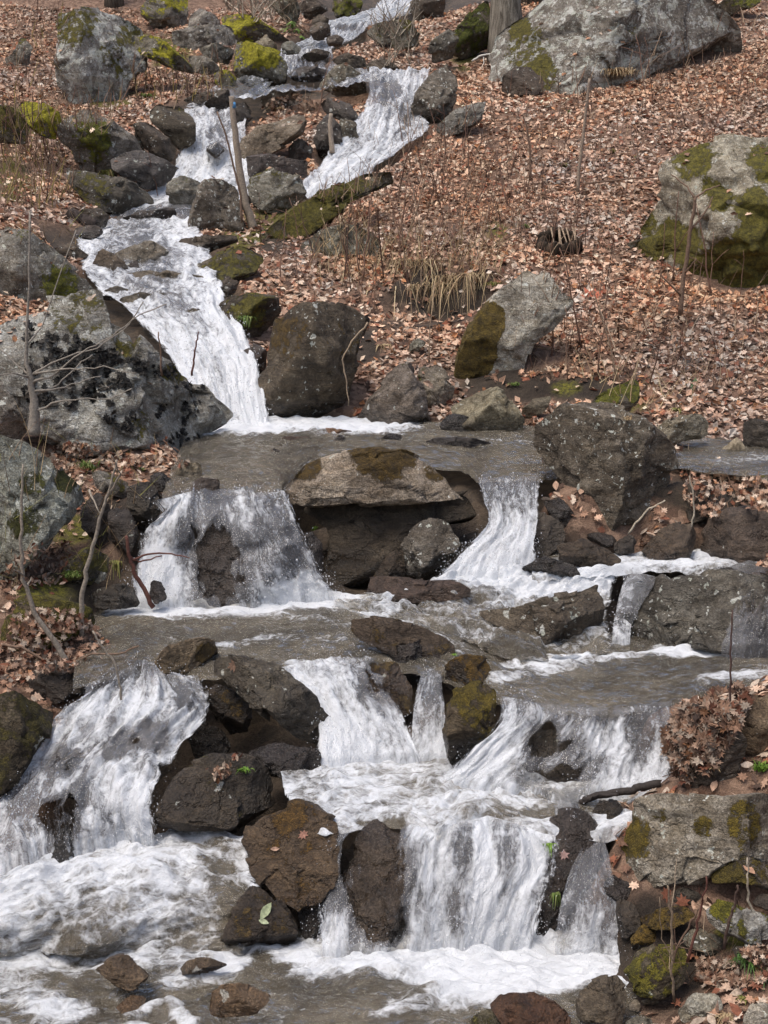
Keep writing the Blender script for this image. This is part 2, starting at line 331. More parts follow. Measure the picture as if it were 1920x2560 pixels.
for u, v, y in (
    # left side, near to far
    (250, 1140, 11.8), (100, 1080, 12.3), (0, 1050, 12.4), (50, 1440, 9.7), (150, 1180, 11.5), (280, 1290, 10.8), (200, 1560, 9.35), (100, 1680, 8.85), (-60, 1760, 8.5), (260, 1640, 9.0), (-80, 1960, 7.9), (-150, 2150, 7.5),
    (0, 560, 17.5), (0, 760, 15.0), (100, 640, 17.0), (180, 500, 20.2), (60, 480, 19.8), (0, 400, 21.5), (100, 340, 23.2), (0, 240, 25.5), (150, 260, 25.5), (300, 240, 26.6), (0, 100, 30.5), (200, 20, 34), (420, 20, 34), (450, 210, 27.2), (340, 330, 24.2), (240, 430, 22.3), (500, 120, 30), (600, 40, 33), (0, 0, 34), (330, 520, 21.6),
    (-700, 100, 29), (-700, 500, 17.5), (-700, 1000, 11.6), (-700, 1600, 8.6), (-700, 2300, 6.7), (-1600, 100, 26), (-1600, 900, 11), (-1600, 2000, 7),
    # right hillside
    (1000, 1010, 14.3), (1300, 1030, 13.9), (1480, 1035, 13.6), (1650, 1060, 13.3), (1880, 1085, 13.1), (1150, 950, 14.9), (1300, 900, 14.9), (1450, 960, 14.3), (1700, 980, 14.0), (1900, 960, 14.1), (1050, 860, 15.5), (930, 840, 15.6), (1000, 700, 17.0), (1200, 660, 17.4), (1200, 780, 16.2), (1700, 850, 15.3), (1900, 700, 17.2), (1600, 700, 17.3), (1900, 500, 20.2), (1600, 500, 20.3), (1300, 560, 19.0), (1300, 400, 21.8), (1900, 300, 23.8), (1600, 300, 23.8), (1900, 150, 27.3), (1500, 160, 27), (1900, 30, 30.6), (1700, 60, 29.6), (1080, 480, 21.0), (1150, 350, 23.2), (1130, 250, 25.5), (1250, 210, 26.4), (1230, 120, 29), (1180, 40, 32), (1500, 20, 32),
    (850, 560, 20.0), (760, 640, 18.0), (720, 760, 16.6), (620, 690, 17.4), (600, 590, 19.4), (700, 560, 20.2), (820, 700, 17.2), (680, 860, 15.4), (880, 960, 14.6), (950, 440, 22.0), (1040, 360, 23.3), (720, 470, 21.9), (700, 420, 22.6), (720, 330, 24.0), (880, 260, 25.4), (800, 300, 24.6), (650, 330, 24), (900, 130, 29.6), (1000, 130, 29.5), (1000, 70, 31.5), (700, 60, 32), (640, 140, 29.5),
    (2600, 0, 29), (2600, 400, 21), (2600, 900, 14.2), (2600, 1500, 9.6), (2600, 2200, 6.8), (3600, 300, 21), (3600, 1200, 11.5),
    # right side, lower
    (1700, 1260, 11.2), (1850, 1310, 10.9), (1600, 1340, 10.8), (1850, 1750, 8.15), (1700, 1790, 8.0), (1640, 1960, 7.55), (1800, 1960, 7.25), (1900, 1960, 7.2), (1600, 2230, 7.0), (1800, 2260, 6.85), (1920, 2270, 6.8), (1600, 2410, 6.75), (1750, 2450, 6.55), (1900, 2400, 6.45), (1900, 2560, 6.05), (1640, 2560, 6.3), (1720, 1500, 9.8) if False else (2100, 1620, 9.0)):
    B(u, v, y)
for x, y, z in ((-4, 0, 2.2), (0, 0, 2.2), (4, 0, 2.2), (-4.5, 3, 1.2), (4.5, 3, 1.0), (0, 2.6, .7), (0, -10, 3), (-20, -5, 4), (20, -5, 4), (-30, 30, 16), (30, 30, 16), (0, 60, 22), (-40, 70, 32), (40, 70, 32), (0, 110, 48), (-80, 120, 55), (80, 120, 55), (-60, 0, 14), (60, 0, 14)):
    ctrl.append((x, y, z, 0.0))
def BZ(u, v, z): ctrl.append((*PZ(u, v, z), 0.0))
for u, v, z in ((1480, 1235, 1.6), (1620, 1225, 1.62), (1750, 1215, 1.62), (1560, 1130, 1.72), (1660, 1110, 1.76), (1700, 1190, 1.7), (1600, 1190, 1.69), (2090, 1120, 1.95), (2090, 1200, 1.9), (2090, 1310, 1.6), (2090, 1400, 1.45), (2090, 1500, 1.3), (2090, 1640, 1.2), (2090, 1730, 1.15), (2250, 1400, 1.9), (2250, 1640, 1.6), (-420, 2250, .75), (-420, 2420, .5), (-420, 2600, .4), (-300, 2100, .9)): BZ(u, v, z)
for u, v, y in ((1080, 670, 17.8), (1080, 780, 17.2), (1160, 790, 17.0), (1160, 680, 17.7), (1000, 790, 16.7), (960, 700, 17.5), (1250, 925, 14.7), (1250, 1000, 14.45), (1400, 935, 14.5), (1400, 1005, 14.2), (1150, 1000, 14.5)): B(u, v, y)
for u, v, z in ((760, 1300, 1.0), (950, 1300, 1.05), (850, 1400, .95), (1000, 1380, 1.0), (300, 1780, .62), (650, 1900, .42), (600, 1800, .5), (700, 2150, .02), (820, 2120, .12), (640, 2380, -.1)): W(u, v, z)
CT = np.array(ctrl)
# thin linear-kernel RBF (no overshoot), working in a depth-compressed plane so that far and near detail weigh alike
def warp_xy(x, y):
    yy = np.maximum(y + 14.0, 2.0); return np.stack([x / yy * 18, np.log(yy) * 18], 1)
_C = warp_xy(CT[:, 0], CT[:, 1]); _n = len(_C)
_D = np.sqrt(((_C[:, None] - _C[None]) ** 2).sum(2)) 
_A = np.zeros((_n + 3, _n + 3)); _A[:_n, :_n] = -_D + np.eye(_n) * -0.02; _A[:_n, _n] = 1; _A[:_n, _n + 1:] = _C; _A[_n, :_n] = 1; _A[_n + 1:, :_n] = _C.T
_W = np.linalg.solve(_A, np.concatenate([CT[:, 2], np.zeros(3)]))
def surfz(x, y):
    x = np.atleast_1d(np.asarray(x, float)); y = np.atleast_1d(np.asarray(y, float)); out = np.empty(len(x))
    for s in range(0, len(x), 20000):
        q = warp_xy(x[s:s + 20000], y[s:s + 20000]); d = np.sqrt(((q[:, None] - _C[None]) ** 2).sum(2))
        out[s:s + 20000] = -d @ _W[:_n] + _W[_n] + q @ _W[_n + 1:]
    return out
def streamw(x, y):
    x = np.atleast_1d(np.asarray(x, float)); y = np.atleast_1d(np.asarray(y, float)); out = np.empty(len(x))
    for s in range(0, len(x), 20000):
        q = warp_xy(x[s:s + 20000], y[s:s + 20000]); d2 = ((q[:, None] - _C[None]) ** 2).sum(2) + 1e-3
        k = 1 / d2 ** 2; out[s:s + 20000] = (k * CT[None, :, 3]).sum(1) / k.sum(1)
    return out
def hit(u, v):
    """first point of the water / ground surface seen through reference pixel (u, v)"""
    d = ray(u, v); ys = np.linspace(5.0, 45, 1600); t = ys / d[1]
    P = CO + d * t[:, None]; f = P[:, 2] - surfz(P[:, 0], P[:, 1])
    k = np.argmax(f < 0)
    if f[k] >= 0: k = len(ys) - 1
    return P[k]

SOIL = [(1080, 740, 170, 85), (1260, 965, 210, 50), (1450, 975, 130, 42), (880, 860, 90, 60), (330, 1330, 150, 90), (150, 1500, 130, 90), (1640, 2380, 160, 160), (1750, 1230, 170, 60), (680, 600, 60, 40)]
MOSSG = [(70, 300, 110, 45), (330, 115, 80, 40), (430, 130, 60, 45), (260, 250, 70, 22), (690, 545, 90, 40), (600, 600, 60, 35), (1240, 580, 45, 25), (1560, 1010, 70, 30), (1420, 970, 40, 22), (930, 330, 60, 30), (200, 330, 50, 40), (120, 1480, 90, 50), (180, 1330, 90, 40), (620, 205, 60, 20), (1160, 130, 40, 50), (1850, 2330, 70, 50), (30, 440, 60, 60)]
def soil_mask(p, SOIL=SOIL):
    rel = p - CO; dep = np.maximum(rel @ CF, .5); u = 960 + F * (rel @ CR) / dep; v = 1280 - F * (rel @ CU) / dep; m = np.zeros(len(p)); wob = .5 * fbm(p * 2.5, 3, 6)
    for a, b, ru, rv in SOIL: m = np.maximum(m, 1 - sm(.6, 1.1, np.sqrt(((u - a) / ru) ** 2 + ((v - b) / rv) ** 2) + wob))
    return m * (rel[:, 1] > 4)
# the ground sheet: a fan of rows that widens with distance
def build_ground():
    ry = np.concatenate([np.linspace(-12, 4.5, 24), np.exp(np.linspace(math.log(4.6), math.log(38), 560)), np.exp(np.linspace(math.log(39), math.log(170), 40))])
    cx = np.linspace(-1, 1, 480); cx = np.sign(cx) * (np.abs(cx) * 0.42 + np.abs(cx) ** 5 * 1.6)
    X = np.outer(np.maximum(ry, 0) + 9.0, cx) * 1.0; Y = np.repeat(ry[:, None], len(cx), 1)
    x, y = X.ravel(), Y.ravel(); z = surfz(x, y); w = sm(0.35, 0.75, streamw(x, y))
    p = np.stack([x, y, z], 1)
    z = z - w * 0.22 + (1 - w) * 0.085 * fbm(p * 1.3, 4, 3) + w * 0.08 * fbm(p * 2.5, 3, 9) - (1 - w) * 0.03
    p[:, 2] = z
    nr, nc = X.shape; idx = np.arange(nr * nc).reshape(nr, nc)
    faces = np.stack([idx[:-1, :-1], idx[:-1, 1:], idx[1:, 1:], idx[1:, :-1]], 2).reshape(-1, 4)
    bare = soil_mask(p)
    gd = np.stack([(1 - w) * (1 - bare), w, (1 - w) * soil_mask(p, MOSSG)], 1)
    o = make_mesh('ground', p, faces, M_GROUND, origin=(0, 0, 0), attrs={'gd': gd}); tag(o, 'leaf covered hillside and dark stony stream bed', 'ground', kind='structure')
    return o
GROUND = build_ground()

# ------------------------------------------------------------------ water: lofted sheets
def resample(P, m):
    P = np.asarray(P); s = np.concatenate([[0], np.cumsum(np.linalg.norm(np.diff(P, axis=0), axis=1))]); q = np.linspace(0, s[-1], m)
    return np.stack([np.interp(q, s, P[:, k]) for k in range(P.shape[1])], 1)
def water_sheet(name, stations, mat, foam, label, cat, kind='pool', amp=0.01, strokes=(), px=5.0, edge=(1, 1), seed=0, curve=False, foamcols=None, offs=0.0, ragged=1.0, drape=0.0, film=0.3, fp=()):
    global VEILV, VEILF
    """stations: list of (points, spec, foam) with spec ('z', level) | ('y', depth) | ('f', fraction between first and last station)"""
    S = []
    for pts, spec in stations:
        if spec is None: S.append([np.array(PY(u, v, YC(v, y))) for u, v, y in pts])
        elif spec[0] == 'z': S.append([np.array(PZ(u, v, spec[1])) for u, v in pts])
        else: S.append(None)
    for i, (pts, spec) in enumerate(stations):
        if S[i] is None:
            a = np.mean([p[1] for p in S[0]]); b = np.mean([p[1] for p in S[-1]])
            S[i] = [np.array(PY(u, v, a + (b - a) * spec[1])) for u, v in pts]
    ymean = np.mean([p[1] for s in S for p in s]); res = px * ymean / F
    wmax = max(np.linalg.norm(np.diff(np.array(s), axis=0), axis=1).sum() for s in S); M = int(np.clip(wmax / res, 12, 900))
    R = [resample(s, M) for s in S]
    seg = [np.linalg.norm(R[i + 1] - R[i], axis=1).mean() for i in range(len(R) - 1)]; L = sum(seg); N = int(np.clip(L / res, 8, 700))
    tt = np.concatenate([[0], np.cumsum(seg)]); q = np.linspace(0, L, N)
    A = np.array(R)                                       # k, M, 3
    if curve and len(R) > 2:                              # smooth (monotone-ish) interpolation between stations
        k = len(R); tan = np.gradient(A, tt, axis=0); i = np.clip(np.searchsorted(tt, q, 'right') - 1, 0, k - 2)
        h = (tt[i + 1] - tt[i])[:, None, None]; u = ((q - tt[i]))[:, None, None] / h
        G = (2 * u ** 3 - 3 * u ** 2 + 1) * A[i] + (u ** 3 - 2 * u ** 2 + u) * h * tan[i] + (-2 * u ** 3 + 3 * u ** 2) * A[i + 1] + (u ** 3 - u ** 2) * h * tan[i + 1]
    else:
        i = np.clip(np.searchsorted(tt, q, 'right') - 1, 0, len(R) - 2); u = ((q - tt[i]) / (tt[i + 1] - tt[i]))[:, None, None]
        G = A[i] * (1 - u) + A[i + 1] * u
    across = np.linspace(0, wmax, M); sgrid = np.repeat(across[None], N, 0); tgrid = np.repeat(q[:, None], M, 1)
    P = G.reshape(-1, 3)
    dv = np.gradient(G, axis=0); du = np.gradient(G, axis=1); nr = np.cross(du, dv); nr /= np.linalg.norm(nr, axis=2, keepdims=True) + 1e-9
    sgn = np.sign((nr * (np.array([0, -0.6, 1.0]))).sum(2, keepdims=True)); nr = (nr * np.where(sgn == 0, 1, sgn)).reshape(-1, 3)
    s, t = sgrid.ravel(), tgrid.ravel(); far = 0.5 if ymean > 13 else 1.0; ar = np.stack([s * far, t * far, np.full_like(s, seed * 3.7)], 1)
    fo = np.full(len(P), 0.0)
    if np.ndim(foam) == 0: fo[:] = foam
    else: fo = np.interp(t / L, np.linspace(0, 1, len(foam)), foam)
    if foamcols is not None: fo = fo + np.interp(s / wmax, np.linspace(0, 1, len(foamcols)), foamcols)
    for stroke, zr, radius, strength in strokes:
        Q = np.array([PZ(u, v, zr)[:2] for u, v in stroke]); best = np.full(len(P), 1e9); xy = P[:, :2]
        for a, b in zip(Q[:-1], Q[1:]):
            ab = b - a; tp = np.clip(((xy - a) @ ab) / (ab @ ab + 1e-9), 0, 1); best = np.minimum(best, np.linalg.norm(xy - a - tp[:, None] * ab, axis=1))
        fo = fo + strength * (1 - sm(0.25, 1.0, best / radius))
    if fp:                                                # where the current is white (+) or runs clear (-), traced
        rel = P - CO; dep = rel @ CF; pu = 960 + F * (rel @ CR) / dep; pv = 1280 - F * (rel @ CU) / dep; wob = 0.75 * fbm(ar * [7, 3.5, 1], 3, seed + 41)
        for (u_, v_, ru, rv, st_) in fp: fo = fo + st_ * (1 - sm(0.45, 1.1, np.sqrt(((pu - u_) / ru) ** 2 + ((pv - v_) / rv) ** 2) + wob))
    fo = np.clip(fo, -0.3, 1.15)
    white = sm(0.15, 0.75, fo)
    if kind == 'pool':
        rip = fbm(ar * [3.2, 8.0, 1] + 0.6 * np.stack([fbm(ar * 2, 2, 3), fbm(ar * 2, 2, 4), s * 0], 1), 3, seed) * 1.0 + fbm(ar * [9, 22, 1], 2, seed + 5) * 0.55
        bil = np.abs(fbm(ar * [4, 7, 1], 3, seed + 9)) * 1.6 - 0.3
        d = amp * rip * 3.0 + white * (0.03 * bil + 0.012) + amp * .8 * fbm(ar * [2.0, 3.5, 1], 2, seed + 31)
    else:
        a2 = ar + np.stack([fbm(ar * [2, 2, 1], 2, seed + 3) * 0.12, s * 0, s * 0], 1)
        st = fbm(a2 * [9, 1.6, 1], 3, seed); fine = fbm(a2 * [24, 6, 1], 3, seed + 7); bil = 1 - np.abs(fbm(a2 * [7, 4, 1], 3, seed + 11)) * 2
        amp_ = amp * (1.1 if ymean > 13 else 1.0)
        d = amp_ * (st * 1.3 + fine * 0.7 + bil * 0.55) + offs
        fade = np.clip(np.minimum(t / 0.06, 1), 0, 1); d = d * fade
    if drape:                                             # let the sheet run over the rocks that stand in it
        bv = BVHTree.FromPolygons([tuple(c) for c in VEILV], [tuple(int(q) for q in f) for f in VEILF]) if not BV else BV[0]
        if not BV: BV.append(bv)
        dirv = Vector((0, 0.96, -0.28)); pull = np.zeros(len(P)); lo = np.inf
        for k in range(len(P)):
            p0 = Vector(P[k]) - dirv * drape; h = bv.ray_cast(p0, dirv, drape + 0.02)
            if h[0] is not None: pull[k] = drape + 0.02 - h[3]
        g = pull.reshape(N, M)
        g0 = g.copy()
        for _ in range(6): g[1:-1, 1:-1] = np.maximum(g0[1:-1, 1:-1], (g[:-2, 1:-1] + g[2:, 1:-1] + g[1:-1, :-2] + g[1:-1, 2:]) / 4)
        over = sm(0.0, 0.06, g0.ravel()); P = P - np.array(dirv)[None] * g.ravel()[:, None]
        fo = fo - film * over; d = d * (1 - 0.6 * over) + 0.004
    P = P + nr * d[:, None]
    if kind == 'fall': P[:, 2] -= 0.10 * sm(.93, 1, t / L)
    ed = np.ones(len(P)); e = s / wmax
    wl = 0.10 * ragged
    if edge[0]: ed = np.minimum(ed, e / wl)
    if edge[1]: ed = np.minimum(ed, (1 - e) / wl)
    ed = np.clip(ed, 0, 1)
    if kind == 'fall': ed = np.minimum(ed, np.clip(0.30 + 1.6 * fo, 0.0, 1))
    if kind == 'pool' and edge == (0, 0): P[:, 2] -= 0.05 * sm(.93, 1, t / L)
    if kind == 'fall': FALLS.append((P[fo > .3], t[fo > .3] / L, nr[fo > .3], wmax * L, ymean))
    idx = np.arange(N * M).reshape(N, M); faces = np.stack([idx[:-1, :-1], idx[1:, :-1], idx[1:, 1:], idx[:-1, 1:]], 2).reshape(-1, 4)
    o = make_mesh(name, P, faces, mat, attrs={'wa': np.stack([fo, ed, ed * 0], 1)}, uv=np.stack([s, t], 1) * far)
    tag(o, label, cat, kind='structure'); return o

DEBUG = False

# ------------------------------------------------------------------ boulders, rocks and stones, traced one by one
_bm = {}
def ico(n):
    if n not in _bm:
        b = bmesh.new(); bmesh.ops.create_icosphere(b, subdivisions=n, radius=1.0); b.verts.ensure_lookup_table()
        _bm[n] = (np.array([v.co[:] for v in b.verts]), np.array([[v.index for v in f.verts] for f in b.faces], np.int32)); b.free()
    return _bm[n]
CROP = {'a': (0, 0), 'b': (960, 0), 'c': (0, 540), 'd': (960, 540), 'e': (0, 1080), 'f': (960, 1080), 'g': (0, 1600), 'h': (960, 1600), 'i': (0, 2000), 'j': (960, 2000), 'F': (0, 0)}
GREEN, OLIVE, BROWNM, BRIGHT = (0.115, 0.118, 0.017), (0.105, 0.092, 0.02), (0.085, 0.054, 0.016), (0.27, 0.25, 0.022)
KIND = {                     # base colour, moss, moss colour, wetness, lichen
    'grey':   ((0.28, 0.265, 0.235), 0.14, OLIVE, 0.0, 0.45), 'pale': ((0.40, 0.385, 0.345), 0.18, OLIVE, 0.0, 0.5), 'mossgrey': ((0.25, 0.235, 0.20), 0.40, OLIVE, 0.0, 0.45),
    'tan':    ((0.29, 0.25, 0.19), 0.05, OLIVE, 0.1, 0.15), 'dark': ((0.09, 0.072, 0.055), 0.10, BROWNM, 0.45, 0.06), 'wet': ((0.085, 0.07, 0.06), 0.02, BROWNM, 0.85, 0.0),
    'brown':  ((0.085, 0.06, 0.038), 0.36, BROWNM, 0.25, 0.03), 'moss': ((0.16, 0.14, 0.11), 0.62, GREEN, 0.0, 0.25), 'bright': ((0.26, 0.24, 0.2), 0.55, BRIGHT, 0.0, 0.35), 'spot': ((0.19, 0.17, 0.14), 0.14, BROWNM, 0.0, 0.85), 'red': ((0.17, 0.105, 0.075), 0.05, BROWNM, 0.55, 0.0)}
NROCK = [0]; VEIL = []
def smooth_poly(P, it=1):
    for _ in range(it):
        Q = []
        for a, b in zip(P, np.roll(P, -1, 0)): Q += [a * .88 + b * .12, a * .12 + b * .88]
        P = np.array(Q)
    return P
def rock(c, pts, kind, label, thick=0.42, y=None, at=None, cuts=8, box=0.6, sink=0.1, rough=1.0, **ov):
    """c: crop the outline was traced in; y: depth of its foot, else where its foot meets the surface"""
    NROCK[0] += 1; rng = np.random.RandomState(NROCK[0] * 13 + 5)
    ox, oy = CROP[c]; k = 1.0 if c == 'F' else 960 / 1659.0
    P = np.array([[float(q) for q in p.split(',')] for p in pts.split()]) * k + [ox, oy]
    w_px, h_px = np.ptp(P[:, 0]), np.ptp(P[:, 1]); vmax, vmin = P[:, 1].max(), P[:, 1].min(); foot = P[P[:, 1] > vmax - 0.18 * h_px].mean(0)
    q = at if at else (foot[0], vmax - 0.04 * h_px); hy = min(hit(*q)[1], hit(q[0] - 0.15 * w_px, q[1] - 0.05 * h_px)[1] + .2, hit(q[0] + 0.15 * w_px, q[1] - 0.05 * h_px)[1] + .2)
    if y is not None: y = YC(q[1], y)
    if DEBUG and y is not None and abs(y - hy) > 0.03 * y: print('Y %.2f hit %.2f  %s' % (y, hy, label))
    if y is None or (y > hy and not ov.get('veil') and not ov.get('keep')) or (y < hy - .12 and max(w_px, h_px) < 140 and y < 12): y = hy
    Ps = smooth_poly(P, 1)
    cen = (P.max(0) + P.min(0)) / 2 * 0.5 + 0.5 * P.mean(0)
    # turn the rock so that its foot follows the ground it stands on
    yaw = 0.0
    if w_px > 150 and ov.get('yaw', True) is True:
        lw = np.array([(u, v) for u, v in Ps if v > cen[1] + 0.1 * h_px])
        if len(lw) > 4 and np.ptp(lw[:, 0]) > 0.4 * w_px:
            hh = np.array([hit(u, v)[1] for u, v in lw[::2]]); uu = (lw[::2, 0] - cen[0]) * y / F
            A_ = np.stack([uu, np.ones_like(uu)], 1); yaw = float(np.clip(np.linalg.lstsq(A_, hh, rcond=None)[0][0], -0.9, 0.9))
    elif ov.get('yaw', True) is not True: yaw = ov['yaw']
    Ps = cen + (Ps - cen) * 1.03
    size_m = math.sqrt(w_px * h_px) * y / F
    T = thick * size_m
    yc = y + 0.55 * T; sc = yc / F
    # continue the hidden foot a little below the visible line
    if sink: Ps = Ps.copy(); low = Ps[:, 1] > cen[1]; Ps[low, 1] += (Ps[low, 1] - cen[1]) * sink
    d = Ps - cen; ang = np.arctan2(-d[:, 1], d[:, 0]); 
    A = np.linspace(-math.pi, math.pi, 361)
    # outline radius by ray / segment intersection
    R = np.zeros(361); cs, sn = np.cos(A), -np.sin(A)
    for a, b in zip(d, np.roll(d, -1, 0)):
        e = b - a; den = cs * e[1] - sn * e[0]; den = np.where(np.abs(den) < 1e-9, 1e-9, den)
        tt = (a[0] * e[1] - a[1] * e[0]) / den; uu = (a[0] * sn - a[1] * cs) / den
        ok = (tt > 0) & (uu >= -1e-6) & (uu <= 1 + 1e-6); R = np.where(ok, np.maximum(R, tt), R)
    R[R == 0] = np.median(R[R > 0]); R[-1] = R[0]
    px = max(w_px, h_px); n = 7 if px > 330 else (6 if px > 110 else 5)
    dirs, faces = ico(n)
    yv = np.hypot(dirs[:, 0], dirs[:, 2]); th = np.arctan2(dirs[:, 2], dirs[:, 0])
    phi_s, phi_c = yv, dirs[:, 1]
    r = np.interp(th, A, R) * sc
    # lateral axes of the rock: the viewing ray's own frame at its middle, so its outline has the traced form
    fwd = ray(*cen); fwd = fwd / np.linalg.norm(fwd); right = np.cross(fwd, [0, 0, 1.0]); right /= np.linalg.norm(right); up = np.cross(right, fwd)
    C = PY(cen[0], cen[1], yc)
    ls = phi_s ** box; lc = np.sign(phi_c) * np.abs(phi_c) ** box
    p = (ls * r * np.cos(th))[:, None] * right + (ls * r * np.sin(th))[:, None] * up + (lc * T + ls * r * np.cos(th) * yaw)[:, None] * fwd
    for _ in range(cuts):
        nv = -fwd * rng.uniform(0.45, 1.0) + right * rng.normal(0, 0.5) + np.array([0, 0, 1.0]) * rng.normal(0.2, 0.42); nv /= np.linalg.norm(nv)
        h = p @ nv; lim = h.max() * rng.uniform(0.42, 0.82); p = p + np.minimum(np.maximum(h - lim, 0) * 0.97 / max(.3, -(nv @ fwd)), 1.1 * T)[:, None] * fwd
    for _ in range(3):
        nv = fwd * rng.uniform(0.5, 1.0) + right * rng.normal(0, 0.4) + np.array([0, 0, 1.0]) * rng.normal(0.1, 0.3); nv /= np.linalg.norm(nv)
        h = p @ nv; lim = h.max() * rng.uniform(0.66, 0.9); p = p - (np.maximum(h - lim, 0) * 0.97)[:, None] * nv
    for (nx, ny, nz, fr) in ov.get('planes', ()):
        nv = np.array([nx, ny, nz], float); nv /= np.linalg.norm(nv); h = p @ nv; p = p - (np.maximum(h - h.max() * fr, 0) * 0.96)[:, None] * nv
    wp = p + C
    nd = p / (np.linalg.norm(p, axis=1, keepdims=True) + 1e-9)
    f1 = 1.7 / max(size_m, .05)
    rid = 1 - np.abs(fbm(wp * f1 * 2.1, 4, NROCK[0])) * 2.2
    dd = size_m * rough * (0.034 * fbm(wp * f1 * 1.3, 3, NROCK[0] + 50) + 0.016 * (rid - .6) + 0.022 * fbm(wp * f1 * 5, 4, NROCK[0] + 90))
    K = 26; sd_ = rng.normal(size=(K, 3)); sd_ /= np.linalg.norm(sd_, axis=1, keepdims=True)
    wn_ = nd + 0.10 * np.stack([fbm(wp * f1 * 2.5, 2, 5), fbm(wp * f1 * 2.5, 2, 6), fbm(wp * f1 * 2.5, 2, 8)], 1)
    dk = ((wn_[:, None] - sd_[None]) ** 2).sum(2) ** .5; kk = dk.argmin(1); tl = rng.normal(size=(K, 3)) * 0.85; lv = rng.uniform(-1, 1, K)
    facet = lv[kk] * 0.7 + ((wn_ - sd_[kk]) * tl[kk]).sum(1)
    bed = right * rng.normal(0, .25) + fwd * rng.normal(0, .3) + np.array([0, 0, 1.0]); sc_ = (wp @ bed) / (size_m * rng.uniform(.10, .17)) + 0.8 * fbm(wp * f1 * 1.5, 2, 77)
    ledge = (np.abs((sc_ % 1) - .5) * 2) ** 0.35
    dd = dd + size_m * rough * (0.046 * facet + 0.016 * (ledge - .7)) * ov.get('chip', 1.0)
    dd = dd + 0.006 * fbm(wp * 14, 3, 4) * min(1, size_m * 3)
    wp = wp + nd * dd[:, None]
    # normals for moss
    fn = np.cross(wp[faces[:, 1]] - wp[faces[:, 0]], wp[faces[:, 2]] - wp[faces[:, 0]]); vn = np.zeros_like(wp)
    for q in range(3): np.add.at(vn, faces[:, q], fn)
    vn /= np.linalg.norm(vn, axis=1, keepdims=True) + 1e-12
    base, moss, mc, wet, lich = KIND[kind]
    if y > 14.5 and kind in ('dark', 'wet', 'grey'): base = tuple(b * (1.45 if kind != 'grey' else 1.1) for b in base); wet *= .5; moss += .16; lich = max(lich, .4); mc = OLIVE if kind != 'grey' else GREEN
    base = ov.get('base', base); moss = ov.get('moss', moss); mc = ov.get('mc', mc); wet = ov.get('wet', wet); lich = ov.get('lich', lich)
    md = np.array(ov.get('mdir', (0, 0, 1.0)), float); md /= np.linalg.norm(md)
    big = fbm(wp * 1.6 / max(size_m, .25) * 1.6, 3, NROCK[0] + 7)
    mo = np.clip(moss + 0.30 * (vn @ md) * (0.3 + moss) + 0.45 * big * (0.35 + moss) - 0.12, -0.5, 1.1) if moss > 0.03 else np.full(len(wp), -0.5)
    for (uu, vv, rr, st) in ov.get('patch', ()):          # a moss (st > 0) or bare (st < 0) patch round a traced point
        q = (np.array([uu, vv]) * k + [ox, oy]) - cen; qc = C + right * q[0] * sc - up * q[1] * sc
        rel = wp - qc; lat = rel - np.outer(rel @ fwd, fwd); mo = mo + st * (1 - sm(0.5, 1.2, np.linalg.norm(lat, axis=1) / (rr * k * sc) + 0.35 * big))
    low = wp[:, 2] - (C[2] - r.mean())
    wl = ov.get('wl', None)
    wetv = np.full(len(wp), float(wet))
    zs = surfz([C[0]], [C[1]])[0]
    if streamw([C[0]], [C[1]])[0] > 0.5: wetv = np.maximum(wetv, 0.9 * (1 - sm(0.02, 0.16 + 0.08 * big, wp[:, 2] - zs)))
    jit = 1 + rng.uniform(-.1, .1); bc = np.clip(np.array(base) * jit * np.array([1 + rng.uniform(-.04, .04), 1, 1 + rng.uniform(-.05, .05)]), 0, .9)
    name = 'boulder' if px > 270 else ('rock' if px > 95 else 'stone')
    foot3 = np.array([C[0], C[1], wp[:, 2].min()])
    if ov.get('veil'): VEIL.append((wp, faces))
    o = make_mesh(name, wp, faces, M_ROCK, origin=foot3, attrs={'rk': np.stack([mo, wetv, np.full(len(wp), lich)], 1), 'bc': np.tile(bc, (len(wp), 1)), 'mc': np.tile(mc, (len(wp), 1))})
    tag(o, label, name, 'boulders and rocks of the stream'); return o

# --- upper left (crop a)
rock('a', '275,85 345,65 440,75 560,110 620,150 605,280 555,330 520,410 440,430 330,400 260,330 270,200', 'pale', 'large boulder with a white streaked face and green moss on the upper left slope', base=(.40, .39, .37), lich=.97, patch=[(330, 120, 120, .5), (480, 240, 70, .45), (520, 320, 40, .4), (560, 150, 60, .5), (300, 340, 90, .25)], y=26)
rock('a', '545,165 680,170 780,240 840,300 760,290 620,235', 'bright', 'low green mossy ridge trailing right from the white faced boulder', y=26.4)
rock('a', '755,140 830,125 990,110 1020,150 1010,200 900,215 800,215 750,190', 'grey', 'long flat grey rock on the leafy slope above the mossy block')
rock('a', '1030,200 1060,190 1190,230 1235,270 1225,350 1130,370 1055,360 1025,290', 'mossgrey', 'square block with a bright green mossy top left of the upper stream', patch=[(1130, 225, 90, .6)], mc=BRIGHT, cuts=4)
rock('a', '1105,180 1150,155 1190,195 1200,240 1110,225', 'tan', 'round tan stone perched behind the square mossy block')
rock('a', '970,80 1060,60 1150,110 1240,170 1200,195 1080,195 1030,190 980,130', 'moss', 'sloping mossy slab under the rhododendron twigs', mc=BRIGHT)
rock('a', '610,40 690,-25 810,-25 802,130 720,130 620,70', 'bright', 'rock with a thick yellow green moss cap at the top edge', patch=[(750, 100, 50, -.7)])
rock('a', '820,80 870,40 950,80 945,120 820,125', 'grey', 'pointed grey rock right of the moss capped one at the top edge')
rock('a', '60,230 95,165 130,210 115,270 40,290 20,250', 'mossgrey', 'small pointed rock alone in the leaves on the far left slope')
